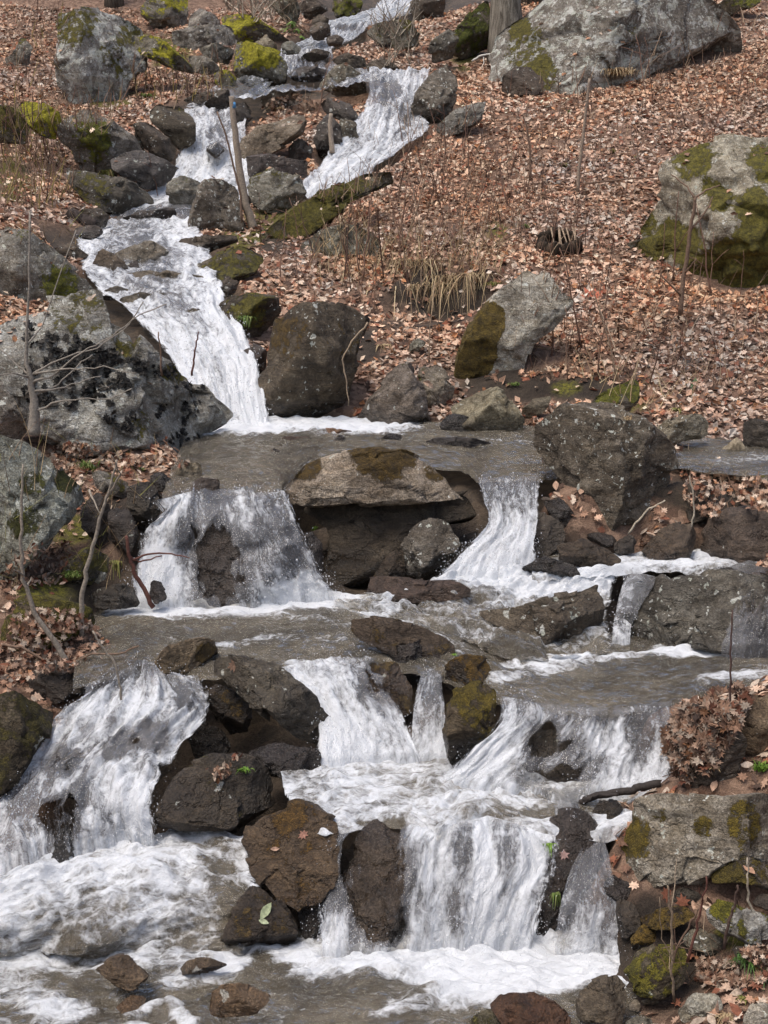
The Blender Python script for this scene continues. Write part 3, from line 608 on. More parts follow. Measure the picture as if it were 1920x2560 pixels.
rock('a', '80,440 180,450 260,490 265,570 200,580 110,530', 'bright', 'rounded yellow green mossy rock at the left edge', y=21.6, moss=.75)
rock('a', '-40,450 60,470 110,540 100,610 -40,600', 'moss', 'dull olive mossy rock cut by the left edge', y=21, mc=OLIVE)
rock('a', '265,560 330,505 400,495 480,530 570,590 610,650 540,700 430,735 350,720 310,640 270,610', 'grey', 'grey lichened boulder resting on the dark rounded one left of the upper falls', y=21.8, patch=[(400, 620, 110, .4)], base=(.3, .29, .27))
rock('a', '575,550 650,538 720,590 765,640 730,690 640,665 600,620', 'dark', 'angular brown rock wedged right of the grey lichened boulder', y=22.3)
rock('a', '650,490 690,460 780,465 830,520 830,600 770,630 720,580 660,530', 'dark', 'dark boulder touching the left edge of the upper left waterfall', y=22.9, base=(.15, .125, .09))
rock('a', '480,690 600,650 700,690 780,740 760,775 650,800 560,770 490,730', 'wet', 'dark flat slab jutting toward the upper left waterfall', y=21.6, base=(.14, .13, .12))
rock('a', '310,740 420,750 560,790 640,830 670,880 660,910 560,920 440,900 370,870 320,810', 'dark', 'dark rounded boulder with a grass tuft on it beside the upper channel', base=(.15, .14, .12), patch=[(400, 830, 100, .4)], y=20.9)
rock('a', '730,800 790,770 890,790 870,850 830,900 760,930 735,870', 'grey', 'plain grey block below the upper left waterfall', y=21.3, lich=.1, base=(.28, .27, .25))
rock('a', '870,800 930,785 1030,805 1050,1005 820,1010 830,900', 'spot', 'dark square block with white lichen dots behind the leaning sapling', y=20.7, cuts=4, box=.6)
rock('a', '1040,600 1120,560 1290,495 1320,530 1300,580 1180,640 1050,680 1020,650', 'tan', 'long tan slab slanting up to the right between the two upper falls', y=22.7)
rock('a', '1085,760 1180,740 1290,770 1325,830 1300,890 1200,920 1110,890 1080,820', 'mossgrey', 'grey mossy boulder right of the leaning sapling', y=21.6)
rock('a', '1000,470 1060,445 1095,480 1070,530 1010,555', 'wet', 'small wet rock standing in the crest of the upper left waterfall', y=24.2)
rock('a', '1120,430 1200,392 1290,400 1260,450 1160,485', 'dark', 'dark leaf strewn rock between the two upper falls', y=25)
rock('a', '1390,440 1450,425 1510,450 1545,510 1550,560 1480,520 1410,490', 'wet', 'dark wet rock left of the upper right waterfall', y=24.4)
rock('a', '1375,375 1440,300 1500,285 1570,330 1585,405 1520,418 1440,398', 'spot', 'grey boulder with white lichen dots at the crest of the upper right waterfall', y=25.9)
rock('a', '1310,240 1370,215 1430,225 1400,255 1330,262', 'dark', 'flat dark stone in the upper stream', y=27.2)
rock('a', '1250,325 1300,290 1400,298 1425,345 1280,348', 'wet', 'water washed rock in the middle of the upper stream', y=26.9)
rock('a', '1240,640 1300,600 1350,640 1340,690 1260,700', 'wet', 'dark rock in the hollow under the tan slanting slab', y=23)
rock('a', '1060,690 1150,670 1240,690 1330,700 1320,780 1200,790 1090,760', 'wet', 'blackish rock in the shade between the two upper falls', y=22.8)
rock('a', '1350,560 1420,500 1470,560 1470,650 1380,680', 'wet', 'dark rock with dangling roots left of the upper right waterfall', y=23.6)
rock('a', '505,950 600,918 740,900 760,950 690,978 560,970', 'wet', 'low wet rock at the mouth of the dark hollow', y=20.6)
rock('a', '340,910 430,900 468,930 450,975 380,970', 'dark', 'small dark rock beside the fallen dark log', y=20.4)
rock('a', '330,985 420,975 455,1000 400,1030 320,1020', 'wet', 'flat wet stone at the left edge of the narrow channel', y=19.9)
rock('a', '1430,260 1490,232 1570,250 1585,285 1480,290', 'dark', 'dark stone on the right of the upper stream', y=27.2)
rock('a', '1450,560 1470,518 1530,525 1545,590 1505,650 1460,610', 'spot', 'mottled rock splitting the foot of the upper right waterfall', y=23.4)
rock('a', '1590,140 1630,100 1720,108 1735,170 1640,182', 'mossgrey', 'mossy stone beside the topmost white water', y=29.8)
rock('a', '1340,125 1370,95 1418,105 1428,150 1360,168', 'dark', 'dark stone left of the topmost cascade', y=29.8)
rock('a', '1350,75 1385,62 1420,80 1415,100 1345,100', 'dark', 'small dark stone above the topmost cascade', y=31.2)
rock('a', '1410,165 1450,148 1485,170 1470,195 1420,195', 'dark', 'little stone at the foot of the topmost cascade', y=29)
rock('a', '1580,285 1620,262 1685,262 1700,325 1620,340', 'dark', 'dark rock above the crest of the upper right waterfall', y=26.2)
rock('a', '1180,970 1300,880 1500,790 1659,720 1690,790 1500,880 1390,960 1270,1035 1200,1035', 'moss', 'long mossy ledge slanting up under the upper right waterfall', y=20.9, mc=OLIVE, patch=[(1350, 930, 120, .35)], thick=.35)
rock('a', '1300,1050 1400,990 1560,970 1640,1030 1600,1106 1310,1110', 'mossgrey', 'grey boulder half buried in leaves under the mossy ledge', y=19.9)
rock('a', '1212,190 1260,182 1300,205 1285,228 1222,228', 'grey', 'small grey stone right of the square mossy block', y=27.9)
rock('a', '865,215 930,192 1002,212 1005,272 900,255', 'mossgrey', 'mossy rock left of the square mossy block', y=27.3)
rock('a', '815,252 900,250 955,300 880,318 830,300', 'grey', 'grey rock below the long flat one', y=26.8)
rock('a', '930,320 970,300 1020,335 1015,365 935,360', 'bright', 'small yellow green mossy stone in leaves above the upper left waterfall', y=25.5)
rock('a', '800,430 900,400 1000,390 1000,470 860,480', 'dark', 'dark ledge at the left of the crest of the upper left waterfall', y=24.7)
rock('a', '1170,20 1270,-20 1290,60 1270,90 1190,50', 'mossgrey', 'mossy rock at the top edge beside the upper stream', y=31.5)
rock('a', '1290,20 1360,0 1420,40 1340,75 1290,70', 'dark', 'dark rock at the top edge left of the topmost cascade', y=32)
rock('a', '1440,-10 1500,-30 1560,10 1540,60 1450,70', 'moss', 'mossy rock behind the topmost cascade', y=34)
# --- upper right (crop b)
rock('b', '500,230 540,120 640,60 740,0 780,-60 1200,-70 1480,10 1560,120 1420,200 1250,280 1080,340 960,360 890,370 790,390 690,370 590,335 500,325', 'pale', 'huge grey boulder covered in white lichen beside the tree', y=25.8, lich=.95, base=(.25, .24, .22), patch=[(640, 200, 110, .6), (720, 310, 70, .6), (590, 90, 60, .5), (1070, 165, 50, .5)], thick=.36, moss=.1, yaw=1.0, sink=.1)
rock('b', '500,335 560,290 640,300 690,360 660,405 560,405 505,385', 'dark', 'brown rock tucked under the huge white lichened boulder', y=25.4)
rock('b', '300,150 380,60 440,15 470,100 460,200 340,240 292,220', 'moss', 'upright dark green mossy rock left of the tree trunk', y=28, mc=(.075, .085, .014), moss=.7)
rock('b', '130,430 200,330 280,285 320,380 305,440 220,550 140,535', 'spot', 'grey lichened rock on the right edge of the upper right waterfall', y=24.7)
rock('b', '230,540 300,480 380,450 435,450 405,525 320,565 240,605', 'grey', 'low grey rock half sunk in dry grass right of the upper falls', y=23.7)
rock('b', '200,190 280,130 320,160 300,240 210,260', 'mossgrey', 'small mossy rock between the upper stream and the tree', y=27.3)
rock('b', '100,20 180,-20 260,0 250,70 150,90', 'dark', 'dark stone at the top right of the topmost white water', y=32.4)
rock('b', '30,100 110,90 160,130 140,190 40,200', 'mossgrey', 'olive mossy stone right of the upper stream', y=29)
rock('b', '-60,280 0,255 70,300 50,335 -40,345', 'dark', 'dark stone at the right bank of the upper stream', y=26.2)
rock('b', '1430,30 1520,-40 1640,-20 1610,20 1450,65', 'moss', 'mossy dark rock at the top right corner', y=30)
rock('b', '1065,1010 1140,880 1200,820 1200,760 1290,680 1420,620 1750,590 2000,640 2050,1000 1950,1260 1750,1250 1500,1225 1330,1213 1180,1183 1075,1075', 'mossgrey', 'huge mossy boulder at the right edge of the leafy hillside', y=18.0, base=(.45, .42, .34), patch=[(1350, 900, 80, -.5), (1520, 780, 70, -.5), (1250, 1150, 50, -.4), (1500, 960, 60, -.4), (1280, 1050, 130, .5), (1600, 1000, 150, .6), (1430, 850, 80, .55), (1580, 870, 60, .5), (1640, 1150, 120, .7), (1100, 950, 90, .5), (1450, 1180, 140, .6), (1150, 1090, 80, .5), (1330, 700, 90, .45), (1480, 1080, 60, .4), (1620, 720, 90, .4)], mc=(.13, .115, .026), lich=.5, moss=.36, thick=.42, rough=1.2, planes=[(0, -.72, .7, .62), (-.5, -.6, .6, .7)])
# --- middle left (crop c)
rock('c', '-60,80 60,60 150,80 280,190 370,290 415,360 400,405 340,390 200,350 60,390 -60,340', 'grey', 'mossy lichened boulder at the left edge above the biggest one', y=16.2, lich=.6, patch=[(250, 300, 110, .35)], base=(.28, .27, .24))
rock('c', '-90,470 100,395 200,365 330,385 430,415 530,475 620,575 720,635 830,685 900,765 985,870 960,910 880,935 905,1030 760,1060 640,1015 480,975 330,975 180,925 100,900 -90,830', 'pale', 'biggest boulder at left, pale grey with curled black lichen and a mossy spine', y=12.3, lich=.85, base=(.40, .39, .36), moss=.16, patch=[(560, 560, 80, .5), (760, 680, 90, .5), (350, 420, 160, .4), (600, 930, 110, .3)], thick=.30, rough=1.2, at=None)
rock('c', '180,790 260,820 380,890 505,960 480,1000 300,990 180,940', 'grey', 'smooth grey ledge under the biggest boulder', y=11.75, lich=.1, base=(.25, .25, .23))
rock('c', '-60,690 60,720 120,800 135,930 60,970 -60,960', 'grey', 'layered grey rock at the left edge behind the pale tree stump', y=11.6)
rock('c', '905,430 990,345 1100,340 1200,350 1205,440 1110,535 1010,525 930,490', 'moss', 'dark overhanging rock with a green moss cushion right of the white chute', y=16.2, mc=OLIVE, base=(.12, .1, .08), patch=[(1090, 420, 90, .4)], moss=.4)
rock('c', '1105,780 1120,680 1190,470 1290,390 1400,370 1540,410 1590,460 1530,640 1500,780 1380,860 1280,875 1180,860 1120,840', 'brown', 'big brown egg shaped boulder right of the white chute foot', y=13.9, base=(.16, .125, .09), cuts=5, patch=[(1250, 520, 120, .2), (1530, 450, 60, -.4)], lich=.4)
rock('c', '400,225 420,170 460,145 550,210 552,252 420,255', 'dark', 'dark wedge shaped rock standing in the narrow channel', y=19.0, base=(.17, .13, .09))
rock('c', '538,212 590,195 606,238 550,242', 'wet', 'small black stone right of the dark wedge in the channel', y=19.0)
rock('c', '495,165 620,112 680,122 775,200 720,230 590,230', 'tan', 'broad flat grey rock in the middle of the narrow channel', y=19.3, base=(.27, .24, .2))
rock('c', '805,250 860,200 960,155 1060,135 1135,180 1085,255 960,280 830,275', 'moss', 'flat mossy slab overhanging the channel at its right', y=18.7, mc=OLIVE, patch=[(830, 255, 50, -.6)])
rock('c', '928,312 985,258 1032,290 1012,335 940,345', 'dark', 'small leaf topped brown rock under the flat mossy slab', y=17.6)
rock('c', '480,365 600,330 740,335 800,390 700,415 560,415', 'tan', 'tan rock under thin water at the head of the white chute', y=17.0, wet=.7, base=(.3, .25, .18))
rock('c', '590,530 700,450 850,470 940,560 900,630 700,630 620,580', 'tan', 'smooth tan hump washed over by the white chute', y=15.6, wet=.7, base=(.3, .255, .2), veil=1)
rock('c', '1035,590 1100,545 1155,580 1145,660 1090,700', 'wet', 'dark rock in the hollow left of the big brown boulder', y=14.6)
rock('c', '715,135 800,95 1010,85 1022,115 880,155', 'dark', 'thin dark slab littered with leaves right of the narrow channel', y=19.7)
rock('c', '1195,970 1230,950 1340,955 1348,992 1205,990', 'red', 'flat reddish stone just under the smooth pool surface', y=13.1, wet=.6)
rock('c', '1345,945 1400,915 1535,930 1500,962', 'red', 'flat orange brown stone breaking the smooth pool', y=13.2, base=(.30, .17, .10))
rock('c', '1430,975 1470,943 1500,965 1482,990', 'wet', 'small black stone in the smooth pool beside the flat orange one', y=12.8)
rock('c', '1635,965 1680,938 1730,945 1740,975 1660,985', 'wet', 'second black stone in the smooth pool, further right', y=13.0)
rock('c', '225,140 300,108 378,170 322,195 240,172', 'dark', 'dark rock on the left bank of the narrow channel', y=18.2)
rock('c', '1170,1010 1190,1000 1210,1015 1200,1035 1175,1032', 'wet', 'tiny wet stone in the smooth pool near its left side', y=12.2)
rock('c', '505,262 600,238 720,240 880,262 905,300 760,312 560,305', 'wet', 'low wet ledge crossing the narrow channel below the flat grey rock', y=18.3, base=(.2,.17,.13))
rock('c', '430,330 500,300 560,318 540,355 450,360', 'wet', 'small wet stone at the left of the ledge in the narrow channel', y=17.5, base=(.2,.17,.13))
rock('c', '760,420 850,400 905,440 880,480 790,470', 'wet', 'wet stone breaking the right side of the white chute', y=16.6, base=(.22,.18,.14))
rock('c', '640,640 720,615 760,650 700,680', 'wet', 'small tan stone low in the white chute', y=15.2, base=(.26,.22,.17), veil=1)
rock('a', '880,640 930,620 970,650 930,680', 'wet', 'small dark stone in the upper left waterfall', y=22.6, veil=1)
rock('a', '1620,470 1659,440 1700,480 1690,540 1640,530', 'wet', 'dark stone showing through the upper right waterfall', y=24.2, veil=1)
# --- middle right (crop d)
rock('d', '-140,900 -60,780 50,660 110,640 165,730 195,880 100,900 -40,905', 'grey', 'triangular grey rock at the foot of the bank right of the big brown boulder', y=14.0, base=(.2, .17, .14), lich=.2, cuts=3)
rock('d', '150,650 230,630 312,720 272,815 190,825 155,740', 'grey', 'angular grey rock between the triangular and the tan one', y=14.4, base=(.23, .21, .18), lich=.2)
rock('d', '315,690 330,600 430,420 520,300 600,213 700,240 760,330 800,380 740,480 660,530 620,620 590,690 470,745 380,725', 'pale', 'tall pale upright boulder with brown moss down its left side', y=15.1, base=(.47, .455, .42), moss=.0, mc=(.115, .082, .022), patch=[(395, 580, 120, 1.7), (455, 450, 85, 1.6), (380, 670, 90, 1.6)], lich=.35)
rock('d', '285,835 340,790 480,738 540,790 605,880 612,940 480,940 350,920', 'tan', 'smooth tan boulder at the water edge below the tall upright one', y=13.9, base=(.36, .32, .23), lich=.1, cuts=4)
rock('d', '238,895 300,850 370,868 402,925 330,938 250,932', 'wet', 'dark wet rock in front of the smooth tan boulder', y=13.6)
rock('d', '588,852 640,790 722,778 692,842 640,875', 'tan', 'small pale rock sticking out of the soil bank', y=14.4)
rock('d', '645,935 740,860 830,828 845,872 760,905 690,940', 'tan', 'slanting tan slab behind the spotted boulder', y=13.9, base=(.34, .3, .2))
rock('d', '845,855 940,770 1090,695 1085,780 1035,890 930,890', 'moss', 'green mossy rock set in the soil bank behind the spotted boulder', y=14.0, mc=GREEN)
rock('d', '1140,940 1250,868 1350,850 1405,890 1385,945 1240,985', 'pale', 'low pale topped slab on the bank right of the spotted boulder', y=13.0, base=(.3, .28, .22))
rock('f', '640,60 660,-10 700,-45 830,-115 960,-105 1100,-60 1190,0 1270,90 1290,160 1260,240 1180,330 1060,400 950,420 850,370 780,260 690,150', 'spot', 'large dark boulder spotted with white lichen above the small right fall', y=11.15, base=(.17, .15, .12), lich=.9, cuts=5, thick=.45)
rock('d', '95,560 150,525 182,550 132,592', 'grey', 'small grey stone half hidden in hanging leaves', y=15.8)
rock('d', '140,990 230,955 380,958 485,985 400,1003 250,1005', 'wet', 'long low brown rock barely above the smooth pool', y=12.9, wet=.6)
rock('d', '1540,900 1600,880 1720,890 1720,990 1560,1000', 'dark', 'dark soil covered rock at the right edge of the bank', y=13.0)
# --- lower left bank (crop e)
rock('e', '-70,30 60,25 180,85 250,150 365,260 355,320 260,390 180,490 60,575 -70,630', 'pale', 'pale boulder at the left edge with dark green moss patches', y=9.9, base=(.36, .37, .34), mc=(.055, .058, .014), patch=[(150, 220, 70, .6), (290, 220, 70, .7), (120, 380, 90, .5), (60, 420, 60, .4)], moss=.1, thick=.36)
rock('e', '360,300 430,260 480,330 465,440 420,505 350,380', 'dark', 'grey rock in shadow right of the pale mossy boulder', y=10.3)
rock('e', '628,202 680,168 762,210 742,242 680,255', 'wet', 'thin dark slab left of the crest of the left waterfall', y=10.9)
rock('e', '738,192 800,140 872,132 875,202 800,215', 'tan', 'tan stone at the left edge of the smooth pool', y=11.2, base=(.27, .23, .16))
rock('F', '665,1222 700,1195 800,1150 920,1120 1010,1128 1080,1163 1195,1228 1130,1250 1000,1256 800,1260 715,1250', 'tan', 'wide flat slab with a pale face and brown mossy top dividing the stream', y=10.7, base=(.43, .37, .30), moss=.12, mc=BROWNM, patch=[(960, 1130, 90, .9), (760, 1165, 50, .6), (1090, 1175, 40, .5)], cuts=3, thick=.3, lich=.1, keep=1)
rock('F', '735,1262 800,1245 1000,1245 1190,1230 1218,1290 1130,1305 1040,1335 1000,1420 850,1460 810,1430 830,1330', 'wet', 'dark lower ledge under the wide flat slab', y=10.97, wet=.45, base=(.11, .085, .06), thick=.3, cuts=2, box=.45, keep=1)
rock('e', '830,540 900,420 960,340 1060,325 1200,330 1330,400 1400,500 1410,620 1200,720 1040,730 940,745 880,660', 'wet', 'big dark wet boulder behind the veil of the left waterfall', y=10.2, base=(.13, .11, .095), cuts=4, thick=.3, veil=1)
rock('e', '735,490 750,400 800,310 842,330 825,440 790,505', 'wet', 'narrow dark rock poking through the left waterfall near its crest', y=10.2, thick=.7, veil=1)
rock('e', '818,272 850,195 960,208 978,272 900,305', 'wet', 'brown rock in the crest of the left waterfall', y=10.55, wet=.6, base=(.17, .13, .1))
rock('e', '640,700 660,640 710,650 720,720 670,740', 'wet', 'little black rock at the foot of the left waterfall', y=10.05)
rock('e', '255,640 290,560 380,500 475,540 465,620 390,665 290,675', 'moss', 'mossy ledge with hanging grass left of the left waterfall', y=10.15, mc=OLIVE)
rock('e', '0,900 30,800 90,710 180,695 300,740 400,780 425,850 300,900 150,950 20,930', 'moss', 'low mossy rock above the leaf drift at the left bank', y=9.75, mc=OLIVE, base=(.2, .17, .13))
rock('e', '385,690 500,655 600,690 605,755 420,760', 'dark', 'dark rock under the hanging grass at the pool edge', y=10.2)
rock('e', '555,240 640,215 695,260 685,340 650,410 600,440 555,330', 'dark', 'upright dark rock left of the left waterfall crest', y=10.6)
rock('e', '400,640 440,600 475,620 425,655', 'pale', 'small pale stone on the mossy ledge', y=9.95)
rock('e', '405,180 460,165 565,230 565,300 480,265 420,245', 'mossgrey', 'slanting mossy stone below the green grass tuft', y=11.2)
rock('e', '470,330 560,330 600,440 560,520 480,470', 'dark', 'dark rock behind the bare stems left of the left waterfall', y=10.5)
rock('e', '130,1010 220,985 310,1010 400,1030 400,1110 250,1170 120,1120', 'dark', 'dark rock under the leaf drift at the left edge of the middle pool', y=8.9)
# --- lower right bank (crop f)
rock('f', '80,500 110,430 170,378 270,398 325,470 285,610 180,630 90,630', 'spot', 'upright grey rock blotched with pale lichen under the wide flat slab', y=10.35, base=(.2, .18, .15), thick=.5)
rock('f', '-60,630 20,530 85,490 95,630 40,660', 'brown', 'brown mossy rock leaning on the upright lichened one', y=10.4)
rock('f', '15,430 28,330 68,312 102,360 92,425', 'grey', 'small pale pointed stone standing under the wide flat slab', y=10.5, lich=.1)
rock('f', '578,425 640,353 710,348 782,398 792,465 700,535 620,515 580,475', 'dark', 'smooth dark wedge of rock right of the small right fall', y=10.2, base=(.17, .14, .11), wet=.5, thick=.6)
rock('f', '738,492 870,468 960,498 1035,550 960,585 850,578 760,560', 'wet', 'flat dark brown rock lying right of the smooth wedge', y=10.2, base=(.1, .07, .045), wet=.5)
rock('f', '565,605 680,538 820,568 855,615 700,625', 'wet', 'water washed rock below the smooth wedge', y=10.05)
rock('f', '375,790 560,760 800,700 900,655 985,652 1035,690 1005,800 950,895 800,935 650,935 520,870', 'spot', 'slanting brown boulder with yellowish lichen in the middle of the right stream', y=9.75, base=(.17, .135, .095), lich=.55, wet=.35, thick=.35)
rock('f', '1012,830 1060,740 1130,670 1300,618 1500,598 1720,605 1780,900 1659,925 1400,925 1180,935 1050,895', 'spot', 'broad dark boulder with water running over it at the right edge', y=9.1, base=(.16, .145, .125), lich=.6, wet=.3, thick=.34, veil=1)
rock('f', '1350,430 1420,360 1540,322 1659,328 1740,400 1720,560 1500,570 1370,555', 'dark', 'dark brown boulder at the right edge under the leaf clump', y=10.45, base=(.15, .115, .085))
rock('f', '1105,515 1220,400 1330,368 1352,440 1312,545 1180,568', 'dark', 'dark sloping rock left of the dark brown right edge boulder', y=10.5, base=(.12, .09, .065))
rock('f', '988,482 1060,443 1088,470 1082,522 1000,525', 'dark', 'small grey brown stone in front of the spotted boulder', y=10.5)
rock('f', '1275,340 1290,240 1380,215 1500,275 1410,375 1330,395', 'dark', 'brown rock under the clump of dead leaves at right', y=11.0)
rock('f', '1540,245 1570,200 1659,190 1740,250 1650,275 1560,275', 'mossgrey', 'mossy grey stone at the right edge above the leaf clump', y=11.4)
rock('f', '685,300 760,285 832,370 822,425 770,415 720,365', 'wet', 'dark stone between the smooth wedge and the spotted boulder', y=10.7)
rock('f', '880,440 960,430 1010,470 960,500 880,470', 'wet', 'dark wet stone under the spotted boulder', y=10.6)
rock('e', '1565,700 1588,628 1659,622 1850,640 1980,635 2060,680 2010,715 1800,745 1600,735', 'red', 'long low reddish slab in front of the upright lichened rock', y=9.95, base=(.13, .085, .065), cuts=3, thick=.4)
rock('f', '-155,810 -50,795 60,812 250,878 305,920 295,995 180,995 50,965 -100,905 -158,862', 'brown', 'long dark brown rock lying across the middle pool', y=9.3, base=(.12, .085, .055))
rock('f', '400,905 540,880 690,930 735,1000 640,1028 500,990', 'tan', 'broad brown rock just under the surface of the right rapids', y=8.9, wet=.8, base=(.16, .12, .085), veil=1)
# --- front left (crop g / i)
rock('g', '590,255 650,110 720,30 820,-12 930,-2 955,50 900,95 830,135 760,205 690,260 640,275', 'brown', 'leaning brown boulder with a tan top at the edge of the left cascade', y=8.7, base=(.24, .19, .12), patch=[(900, 60, 60, .6), (740, 120, 60, -.3)], thick=.5)
rock('g', '838,115 900,68 1000,58 1150,95 1280,165 1375,250 1485,405 1445,460 1300,435 1230,375 1170,320 1060,270 1000,195 920,175', 'dark', 'long dark boulder slanting down right to the central waterfall', y=8.55, base=(.15, .125, .095), wet=.55, lich=.35, thick=.28)
rock('g', '868,215 930,192 1012,218 1095,300 1100,395 1000,410 910,290', 'brown', 'brown rock in the hollow under the long slanting boulder', y=8.6, wet=.6)
rock('g', '785,410 870,348 960,388 1005,465 960,510 830,510', 'wet', 'black wet rock above the round dark boulder', y=8.3, base=(.09, .075, .06))
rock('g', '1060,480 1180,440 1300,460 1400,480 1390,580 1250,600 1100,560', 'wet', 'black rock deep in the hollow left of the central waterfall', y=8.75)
rock('g', '662,735 720,610 800,528 930,488 1080,498 1172,550 1208,640 1192,720 1100,765 980,820 800,800 690,775', 'brown', 'round dark brown boulder with a grass tuft and leaves on top', y=7.75, base=(.095, .07, .046), moss=.3, thick=.5, cuts=3, wet=.6, mc=(.06,.05,.014))
rock('i', '1012,160 1050,100 1130,60 1300,-3 1390,30 1492,110 1482,240 1452,355 1382,445 1280,465 1190,435 1110,345 1060,250', 'brown', 'blocky brown boulder in the centre front with an orange brown mossy crown', y=7.25, base=(.13, .085, .05), mc=(.10, .055, .013), moss=.32, thick=.5, cuts=4, wet=.45, patch=[(1250, 50, 110, .4)])
rock('i', '940,590 1000,450 1080,355 1160,378 1255,470 1305,560 1285,640 1180,670 1080,660 980,640', 'brown', 'dark brown rock under the blocky boulder with a pale leaf stuck on it', y=7.0, base=(.085, .06, .04), wet=.55)
rock('i', '1280,470 1380,440 1430,470 1410,570 1310,600', 'wet', 'black rock in the gap right of the blocky brown boulder', y=7.5)
rock('g', '-90,185 60,220 170,260 245,330 205,420 105,530 60,610 -90,660', 'moss', 'brown green mossy rock at the left edge beside the left cascade', y=8.2, mc=(.06, .05, .014), base=(.1, .08, .055), moss=.55)
rock('i', '192,255 250,140 300,118 352,200 375,250 312,305 220,288', 'wet', 'pointed black rock at the foot of the left cascade', y=7.55, thick=.6, base=(.085, .08, .075))
rock('g', '240,590 255,540 300,505 370,512 405,600 350,685 260,655', 'wet', 'dark rock showing through the middle of the left cascade', y=7.95, thick=.6, veil=1)
rock('g', '470,440 530,385 565,405 525,465', 'wet', 'small dark rock in the upper part of the left cascade', y=8.3, thick=.7, veil=1)
rock('g', '640,540 660,490 690,500 690,560 660,570', 'wet', 'small black rock in the left cascade beside the round boulder', y=8.0, thick=.7)
rock('g', '1478,150 1560,108 1659,88 1720,95 1790,180 1790,290 1740,325 1640,318 1560,260', 'brown', 'rounded brown rock under the crest of the central waterfall', y=8.65, base=(.14, .1, .07), wet=.6, veil=1)
rock('h', '240,190 270,100 340,63 440,70 478,120 478,195 380,215 300,220', 'brown', 'orange brown mossy rock behind the upright mossy stone', y=8.75, mc=(.10, .058, .012), moss=.55)
rock('h', '262,295 310,230 390,167 482,190 493,290 482,385 422,475 310,560 288,500 268,400', 'moss', 'upright rounded stone with golden green moss right of the narrow spout', y=8.35, mc=(.115, .085, .014), base=(.12, .09, .06), patch=[(330, 480, 90, -.5), (450, 380, 50, -.3)], thick=.55)
rock('h', '-20,30 100,20 190,-20 230,60 140,110 20,80', 'wet', 'dark rock behind the crest of the central waterfall', y=9.1)
rock('h', '470,690 560,550 600,420 680,395 830,385 930,450 960,570 900,645 720,695 640,690', 'spot', 'lichened dark boulder standing in the broad right waterfall', y=7.95, base=(.15, .13, .105), wet=.55, lich=.5, thick=.4, veil=1)
rock('h', '1490,420 1520,310 1600,240 1740,215 1740,480 1600,500 1540,480', 'tan', 'tan brown bank boulder right of the heap of dead leaves', y=7.9, base=(.24, .18, .12), moss=.15)
rock('h', '1235,330 1290,290 1400,270 1500,300 1560,420 1540,560 1420,620 1300,640 1260,560 1215,450', 'dark', 'dark rock buried under the heap of dead leaves', y=7.75, thick=.3, cuts=8)
rock('h', '898,745 930,690 1002,683 1034,722 1012,775 940,795', 'wet', 'small round dark stone under the broken branch', y=7.55, base=(.11, .085, .06))
# --- front right (crop j)
rock('j', '918,195 940,110 1060,28 1180,-22 1400,-52 1740,-60 1780,240 1640,245 1510,235 1410,305 1300,365 1050,375 955,315', 'mossgrey', 'big grey boulder with yellow moss and lichen dots at the front right', y=7.0, base=(.31, .285, .23), mc=(.115, .085, .014), patch=[(1040, 190, 120, .55), (1180, 80, 40, .5), (1380, 110, 60, .5), (1560, 60, 110, .4), (1600, 180, 80, .3)], lich=.7, moss=.22, thick=.38, cuts=4)
rock('j', '600,150 690,80 800,45 900,68 945,130 940,240 910,360 830,450 760,530 720,590 660,580 620,330', 'wet', 'dark wet boulder with two grass tufts beside the lowest falls', y=7.25, base=(.115, .095, .08), wet=.75, thick=.4, veil=1)
rock('j', '1415,335 1460,255 1560,245 1740,285 1740,390 1560,355 1430,375', 'moss', 'brown mossy rock under the big front right boulder at the right edge', y=6.75, mc=(.085, .065, .014))
rock('j', '1378,505 1430,442 1520,448 1740,500 1740,570 1600,610 1480,585 1400,550', 'bright', 'tilted white grey slab half covered in bright yellow green moss', y=6.5, base=(.45, .44, .42), patch=[(1450, 490, 60, .3), (1600, 520, 50, -.6)], mc=(.14, .13, .016))
rock('j', '1100,520 1200,468 1310,448 1365,490 1305,525 1200,565 1125,565', 'brown', 'brown mossy rock under the overhang of the front right boulder', y=6.75, moss=.6, mc=(.115,.075,.015))
rock('j', '1065,595 1110,538 1172,548 1195,600 1135,648 1070,648', 'brown', 'small round rust brown rock beside the white foam', y=6.7, moss=.65, mc=(.12,.075,.014))
rock('j', '1027,765 1100,650 1190,618 1300,608 1325,690 1285,795 1200,850 1085,840', 'moss', 'mossy wedge shaped rock at the right edge of the bottom pool', y=6.45, mc=(.135, .12, .017), base=(.14, .115, .08), moss=.58)
rock('j', '1285,605 1340,555 1465,578 1475,645 1380,668 1300,645', 'grey', 'grey rock behind the bare stems at the front right', y=6.5, base=(.24, .22, .17))
rock('j', '828,950 818,840 900,780 1000,745 1055,800 1065,900 1025,960', 'dark', 'smooth brown grey rock at the bottom edge of the pool', y=6.3, base=(.2, .165, .12), wet=.5)
rock('j', '445,905 520,838 640,828 745,868 835,935 800,1010 560,1010', 'red', 'rust brown wet rock at the bottom edge with a strip of bark on it', y=6.3, base=(.17, .085, .045), wet=.6)
rock('j', '330,985 430,900 500,897 565,960 565,1010', 'mossgrey', 'mottled tan rock left of the bark strip at the bottom edge', y=6.2, base=(.26, .24, .17))
rock('j', '1265,925 1320,848 1420,822 1485,850 1465,925 1380,970 1290,970', 'pale', 'pale grey rock at the bottom right below the bare stems', y=6.25, base=(.36, .34, .3), moss=.03)
rock('j', '1055,885 1090,852 1114,880 1104,915 1058,915', 'tan', 'small tan stone at the bottom right pool edge', y=6.25)
